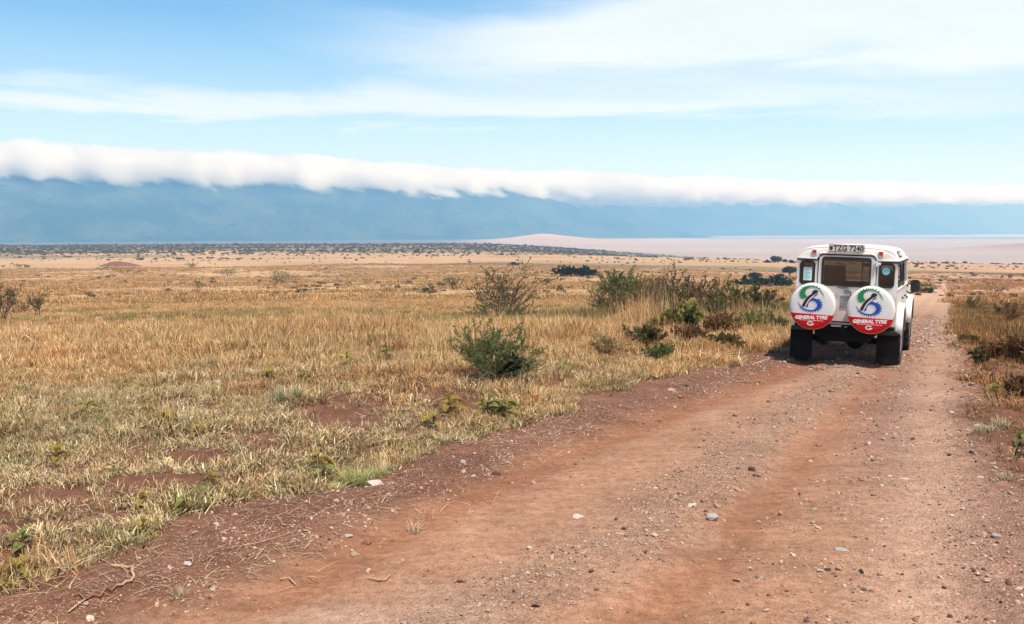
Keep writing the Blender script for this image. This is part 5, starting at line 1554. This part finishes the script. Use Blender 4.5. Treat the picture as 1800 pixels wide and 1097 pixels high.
# number plate standing on the roof edge
pl = MB().box(-0.295, 0.265, -0.862, -0.850, 1.880, 2.000).build('number_plate', BLACK, car, bevel=0.003)
MB().box(-0.285, 0.255, -0.866, -0.862, 1.889, 1.991).build('plate_face', PLATEB, pl)
t_ = obj('plate_number', text_mesh('TZG 7240', 0.118, PRINTK, bold=0.0022, xs=0.94), pl); t_.location = (0.015, -0.868, 1.940)
sh_ = MB().plate([(-0.275, 1.972), (-0.235, 1.972), (-0.232, 1.927), (-0.255, 1.902), (-0.278, 1.927)], [], lambda u, v, w: (u, -0.868 - w, v), 0.001).build('plate_badge', PRINTK, pl)
b = MB(); b.box(-0.2, -0.18, -0.85, -0.79, 1.885, 1.90); b.box(0.16, 0.18, -0.85, -0.79, 1.885, 1.90); b.build('plate_bracket', BLACK, pl)
# rear cross member, hitch, steps, underbody
b = MB().box(-0.79, 0.79, YB - 0.035, YB + 0.05, 0.60, 0.705); b.build('rear_crossmember', UNDER, car, bevel=0.008)
b = MB().box(-0.20, -0.02, YB - 0.06, YB - 0.036, 0.672, 0.698); b.box(0.0, 0.06, YB - 0.06, YB - 0.036, 0.665, 0.69)
b.build('bright_strip', STEEL, car, bevel=0.003)
b = MB().box(-0.06, 0.06, YB - 0.14, YB - 0.036, 0.57, 0.64); b.tube([(0, YB - 0.13, 0.56), (0, YB - 0.13, 0.70)], 0.022, 10)
b.box(-0.04, 0.04, YB - 0.16, YB - 0.10, 0.655, 0.67); b.build('tow_hitch', UNDER, car, bevel=0.004)
for s in (-1, 1):
    b = MB().box(s * 0.84 - 0.0 if s < 0 else 0.54, -0.54 if s < 0 else 0.84, YB - 0.07, YB - 0.036, 0.585, 0.655)
    b.build('bumperette', BLACK, car, bevel=0.01)
b = MB()
for s in (-1, 1):
    b.box(s * 0.43 - 0.04, s * 0.43 + 0.04, -0.78, 3.45, 0.50, 0.62)
b.box(-0.40, 0.40, -0.70, -0.05, 0.42, 0.68); b.box(-0.3, 0.3, 1.0, 1.8, 0.40, 0.6); b.box(-0.25, 0.25, 2.2, 3.2, 0.42, 0.75)
b.build('chassis', UNDER, car, bevel=0.01)
for yc in (0.0, 2.79):
    b = MB().tube([(-0.68, yc, 0.40), (0.68, yc, 0.40)], 0.055, 12)
    b.lathe([(0.02, -0.16), (0.12, -0.13), (0.165, -0.02), (0.15, 0.08), (0.06, 0.16)], 'Y', (0.12, yc, 0.41), 18)
    b.build('axle', UNDER, car, smooth=40)
MB().tube([(-0.62, 1.4, 0.50), (-0.62, -0.1, 0.52), (-0.62, -0.55, 0.56), (-0.60, -0.92, 0.50)], 0.028, 10).build('exhaust_pipe', UNDER, car, smooth=50)
b = MB().box(-0.80, 0.80, 3.52, 3.62, 0.58, 0.72).build('front_bumper', BLACK, car, bevel=0.012)
for s in (-1, 1):
    lo_, hi_ = (0.515, 0.875) if s > 0 else (-0.885, -0.515)
    vv = []
    n = 6
    for i in range(n + 1):
        z = 0.60 - i * (0.50 / n); y = -0.60 - 0.02 * math.sin(i * 0.8) - 0.05 * (i / n) ** 2
        vv += [(lo_, y, z), (hi_, y, z), (lo_, y + 0.012, z), (hi_, y + 0.012, z)]
    ff = []
    for i in range(n):
        a = i * 4; c_ = a + 4
        ff += [(a, a + 1, c_ + 1, c_), (a + 3, a + 2, c_ + 2, c_ + 3), (a, c_, c_ + 2, a + 2), (a + 1, a + 3, c_ + 3, c_ + 1)]
    ff += [(0, 2, 3, 1), (n * 4, n * 4 + 1, n * 4 + 3, n * 4 + 2)]
    fl = MB().add(vv, ff).build('mud_flap', FLAP, car)
    MB().box(lo_ + 0.02, hi_ - 0.02, -0.640, -0.615, 0.55, 0.60).build('flap_bracket', UNDER, fl)
# wheels
def wheel(x, yc, steer=0.0):
    s = 1 if x > 0 else -1
    w = empty('wheel', (x, yc, 0.395)); w.parent = car
    hw = 0.115
    prof = [(0.225, -hw * 0.8), (0.30, -hw), (0.36, -hw * 0.96), (0.385, -hw * 0.8), (0.390, -hw * 0.4), (0.391, 0), (0.390, hw * 0.4), (0.385, hw * 0.8), (0.36, hw * 0.96), (0.30, hw), (0.225, hw * 0.8)]
    tb = MB().lathe(prof, 'X', (0, 0, 0), 44, closed=True)
    for k in range(44):                        # tread blocks
        a0 = 2 * math.pi * k / 44; 
        for (xa, xb, sh) in ((-0.112, -0.035, 0.0), (-0.03, 0.03, 0.5), (0.035, 0.112, 0.0)):
            a = a0 + sh * 2 * math.pi / 44; da = 0.052
            vv = []
            for rr_ in (0.384, 0.401 if abs(xa) < 0.1 and abs(xb) < 0.1 else 0.398):
                for aa in (a - da, a + da):
                    for xx in (xa, xb):
                        vv.append((xx, rr_ * math.cos(aa), rr_ * math.sin(aa)))
            tb.add(vv, [(0, 1, 3, 2), (4, 6, 7, 5), (0, 4, 5, 1), (2, 3, 7, 6), (0, 2, 6, 4), (1, 5, 7, 3)])
    ty = tb.build('tyre', RUBBER, w, smooth=35, fix=False)
    o_ = s * 0.10
    rb = MB().lathe([(0.228, s * -0.09), (0.222, s * 0.095), (0.205, s * 0.09), (0.19, s * 0.03), (0.11, s * 0.045), (0.09, s * 0.085), (0.0, s * 0.09)], 'X', (0, 0, 0), 32)
    for k in range(5):
        a = 2 * math.pi * k / 5
        rb.lathe([(0.012, s * 0.05), (0.012, s * 0.075), (0.0, s * 0.078)], 'X', (0, 0.07 * math.cos(a) + 0.075 * math.cos(a), 0.145 * math.sin(a)), 8)
    rb.build('rim', PAINTR, w, smooth=35)
for s in (-1, 1):
    wheel(s * 0.765, 0.0); wheel(s * 0.765, 2.79)
# door mirrors
for s in (-1, 1):
    b = MB().tube([(s * 0.80, 2.02, 1.16), (s * 0.86, 2.0, 1.12), (s * 0.93, 1.97, 1.15), (s * 0.95, 1.95, 1.22)], 0.014, 8)
    mr = b.build('mirror', BLACK, car, smooth=50)
    hd = MB().plate(rrect(s * 0.955 - 0.078, s * 0.955 + 0.078, 1.15, 1.37, 0.045, 4), [], lambda u, v, w_: (u, 1.93 + w_ * (1 - 0.0), v), 0.06).build('mirror_housing', BLACK, mr, bevel=0.015)
    MB().plate(rrect(s * 0.955 - 0.062, s * 0.955 + 0.062, 1.168, 1.352, 0.035, 4), [], lambda u, v, w_: (u, 1.928 + w_, v), 0.003).build('mirror_glass', BLACK, mr)
# inside: front seats, folded rear benches, dashboard, steering wheel, rear-view mirror
def seat(name, x0, x1, y, zs, ztop, lean=0.10):
    q = MB()
    q.box(x0, x1, y, y + 0.45, zs - 0.10, zs + 0.04)
    q.build(name, SEATM, car, bevel=0.03)
    k = MB()
    k.add([(x0, y, zs), (x1, y, zs), (x1, y + 0.10, zs), (x0, y + 0.10, zs), (x0 + .02, y - lean, ztop), (x1 - .02, y - lean, ztop), (x1 - .02, y - lean + 0.08, ztop), (x0 + .02, y - lean + 0.08, ztop)],
          [(0, 1, 5, 4), (1, 2, 6, 5), (2, 3, 7, 6), (3, 0, 4, 7), (4, 5, 6, 7), (3, 2, 1, 0)])
    k.build('seat_backrest', SEATM, car, bevel=0.03)
seat('front_seat', -0.62, -0.20, 1.20, 1.00, 1.60)
seat('front_seat', 0.20, 0.62, 1.20, 1.00, 1.56)
seat('rear_seat', -0.66, 0.66, 0.42, 0.92, 1.20)
b = MB(); b.box(-0.74, 0.74, 1.86, 2.08, 1.08, 1.30); b.box(0.20, 0.60, 1.78, 1.90, 1.26, 1.36); b.build('dashboard', TRIM, car, bevel=0.03)
q = MB(); vv = []
ring = []
for k in range(25):
    a = 2 * math.pi * k / 24
    ring.append((0.40 + 0.20 * math.cos(a), 1.70 - 0.08 * math.sin(a), 1.27 + 0.18 * math.sin(a)))
q.tube(ring, 0.013, 6); q.tube([(0.2, 1.7, 1.27), (0.6, 1.7, 1.27)], 0.012, 6); q.tube([(0.40, 1.70, 1.27), (0.40, 1.9, 1.15)], 0.02, 6)
q.build('steering_wheel', TRIM, car, smooth=50)
q = MB().box(0.035, 0.235, 1.55, 1.58, 1.585, 1.65); q.tube([(0.135, 1.57, 1.65), (0.135, 1.60, 1.80)], 0.008, 6)
q.build('rear_view_mirror', TRIM, car, bevel=0.012)
for s in (-1, 1):
    MB().box(s * 0.735 - (0.0 if s > 0 else 0.03), s * 0.735 + (0.03 if s > 0 else 0.0), -0.78, 1.2, 0.75, 1.29).build('inner_trim', HEADL, car)
    MB().box(0.50 if s > 0 else -0.74, 0.74 if s > 0 else -0.50, -0.70, 0.30, 0.95, 1.06).build('side_bench', SEATM, car, bevel=0.03)

# spare wheels in their printed covers
LOGO_C = (492.0, 572.0); LOGO_S = 0.375 / 478.0
def lp(p): return ((p[0] - LOGO_C[0]) * LOGO_S, -(p[1] - LOGO_C[1]) * LOGO_S)
def smooth_poly(pts, n=4):
    out = []; m_ = len(pts)
    for i in range(m_):
        p0, p1, p2, p3 = pts[(i - 1) % m_], pts[i], pts[(i + 1) % m_], pts[(i + 2) % m_]
        for k in range(n):
            t = k / n
            out.append(tuple(0.5 * ((2 * p1[j]) + (-p0[j] + p2[j]) * t + (2 * p0[j] - 5 * p1[j] + 4 * p2[j] - p3[j]) * t * t + (-p0[j] + 3 * p1[j] - 3 * p2[j] + p3[j]) * t ** 3) for j in (0, 1)))
    return out
GREEN = [(290, 428), (250, 385), (234, 320), (250, 250), (300, 193), (370, 165), (450, 158), (530, 160), (600, 190), (665, 250), (705, 310), (722, 360), (700, 325), (650, 258), (590, 205), (520, 182), (450, 180), (395, 196), (350, 235), (334, 290), (345, 340), (378, 375), (345, 405)]
BLUE = [(492, 395), (560, 415), (620, 432), (662, 475), (680, 530), (665, 590), (620, 635), (560, 662), (480, 676), (400, 668), (320, 640), (255, 590), (215, 535), (195, 490), (240, 550), (300, 605), (370, 636), (450, 650), (520, 640), (568, 605), (592, 550), (575, 500), (530, 465), (470, 462), (430, 490), (412, 535), (405, 585), (360, 598), (378, 550), (420, 470)]
FIG = [(488, 262), (510, 238), (545, 233), (585, 245), (600, 270), (575, 297), (530, 320), (490, 352), (440, 400), (395, 460), (360, 530), (335, 592), (285, 570), (315, 500), (350, 430), (400, 370), (455, 325), (480, 295)]
YEL = [(376, 378), (384, 380), (345, 435), (308, 505), (283, 566), (275, 563), (302, 500), (340, 430)]
ARM = [(600, 305), (590, 325), (540, 360), (520, 375), (508, 368), (550, 330)]
def teeth(poly, i0, i1, cx, cy, h=34, wd=15, step=40):
    out = []; acc = 0; last = None
    pts = poly[i0:i1]
    for k in range(len(pts) - 1):
        a, b_ = pts[k], pts[k + 1]
        L_ = math.hypot(b_[0] - a[0], b_[1] - a[1]); t = (step - acc) / L_ if L_ > 0 else 2
        acc += L_
        if acc >= step:
            acc = 0
            px_, py_ = b_; dx_, dy_ = px_ - cx, py_ - cy; d_ = math.hypot(dx_, dy_); dx_ /= d_; dy_ /= d_
            out.append([(px_ - dy_ * wd - dx_ * 4, py_ + dx_ * wd - dy_ * 4), (px_ + dy_ * wd - dx_ * 4, py_ - dx_ * wd - dy_ * 4), (px_ + dx_ * h + dy_ * 3, py_ + dy_ * h - dx_ * 3), (px_ + dx_ * h - dy_ * 3, py_ + dy_ * h + dx_ * 3)])
    return out
def spare(x, z, s, rr, tilt):
    root = empty('spare_wheel', (x, YB - 0.025, z)); root.parent = car
    root.rotation_euler = (0, tilt, 0)
    root.scale = (rr / 0.375,) * 3
    prof = [(0.0, -0.262), (0.12, -0.262), (0.22, -0.261), (0.315, -0.259), (0.345, -0.252), (0.362, -0.238), (0.372, -0.21), (0.375, -0.17), (0.374, -0.10), (0.366, -0.05), (0.34, -0.02)]
    cv = MB().lathe(prof, 'Y', (0, 0, 0), 64)
    me = mesh_from('c', cv.v, cv.f)
    bm = bmesh.new(); bm.from_mesh(me)
    bmesh.ops.remove_doubles(bm, verts=bm.verts, dist=1e-4)
    bmesh.ops.recalc_face_normals(bm, faces=bm.faces)
    no = Vector((math.sin(R(1.2)), 0, math.cos(R(1.2))))
    bmesh.ops.bisect_plane(bm, geom=bm.verts[:] + bm.edges[:] + bm.faces[:], plane_co=(0, 0, -0.1235), plane_no=no)
    bmesh.ops.triangulate(bm, faces=[f for f in bm.faces if len(f.verts) > 4])
    for f in bm.faces:
        f.smooth = True
        f.material_index = 1 if (f.calc_center_median() - Vector((0, 0, -0.1235))).dot(no) < 0 else 0
    bm.to_mesh(me); bm.free()
    me.name = 'wheel_cover'; me.materials.append(VINYL); me.materials.append(VINYLRED)
    c_ = obj('wheel_cover', me, root)
    MB().lathe([(0.375, 0), (0.381, 0.004), (0.381, 0.010), (0.375, 0.014)], 'Y', (0, -0.212, 0), 64).build('cover_piping', mat('grey_piping', (0.45, 0.33, 0.28), 0.6), root, smooth=40)
    MB().lathe([(0.10, -0.16), (0.335, -0.15), (0.352, -0.10), (0.352, -0.03), (0.33, 0.0), (0.10, 0.0)], 'Y', (0, 0.012, 0), 40).build('tyre', RUBBER, root, smooth=40)
    YF = -0.2635
    def put(polys, name, m_, h=0.0016, sm_=True):
        q = MB()
        for p in polys:
            q.plate([lp(a) for a in p], [], lambda u, v, w, h=h: (u, YF - w, v), h)
        q.build(name, m_, root)
    gs = smooth_poly(GREEN); bs = smooth_poly(BLUE)
    put([gs] + teeth(gs, 0, 34, 430, 330), 'green_gear_mark', PRINTG)
    put([bs] + teeth(bs, 4, 46, 480, 520), 'blue_gear_mark', PRINTB)
    put([smooth_poly(YEL, 2)], 'yellow_stripe_mark', PRINTY, 0.0018)
    put([smooth_poly(FIG, 3), ARM], 'dark_figure_mark', PRINTK, 0.0022)
    dots = []
    for (cx, cy, rr_, a0, a1) in ((420, 275, 78, 90, 250), (490, 560, 72, -100, 60)):
        for a in range(a0, a1, 17):
            ax, ay = cx + rr_ * math.cos(R(a)), cy + rr_ * math.sin(R(a))
            dots.append([(ax + 5, ay), (ax, ay + 5), (ax - 5, ay), (ax, ay - 5)])
    put(dots, 'dotted_rings', PRINTK)
    t1 = obj('lettering', text_mesh('GENERAL TYRE', 0.072, PRINTW, bold=0.0042, xs=1.04, shear=0.18), root); t1.location = (-0.012, YF - 0.001, -0.182)
    t1.rotation_euler = (0, R(-2.0), 0)
    q = MB()
    xx = -0.20
    for wd in (0.055, 0.035, 0.018, 0.045, 0.02, 0.06, 0.05, 0.035):
        q.box(xx, xx + wd, YF - 0.0015, YF, -0.231, -0.224); xx += wd + 0.010
    q.build('small_print', PRINTW, root)
    # stylised G in an oval
    go = [(-0.058, 0), ]
    outer = [(0.056 * math.cos(R(a)), 0.034 * math.sin(R(a))) for a in range(38, 345, 12)]
    inner = [(0.040 * math.cos(R(a)), 0.019 * math.sin(R(a))) for a in range(338, 45, -12)]
    gp = outer + [(0.056, -0.002), (0.006, -0.002), (0.006, 0.009), (0.008, -0.0145), (0.040, -0.0145)][:2] + [(0.006, -0.014), (0.034, -0.014)] + inner
    q = MB().plate([(p[0], p[1]) for p in gp], [], lambda u, v, w: (u - 0.012, YF - w, v - 0.277), 0.0016)
    q.build('oval_emblem', PRINTW, root)
spare(-0.485, 0.998, -1, 0.375, R(0))
spare(0.435, 0.988, 1, 0.378, R(0))
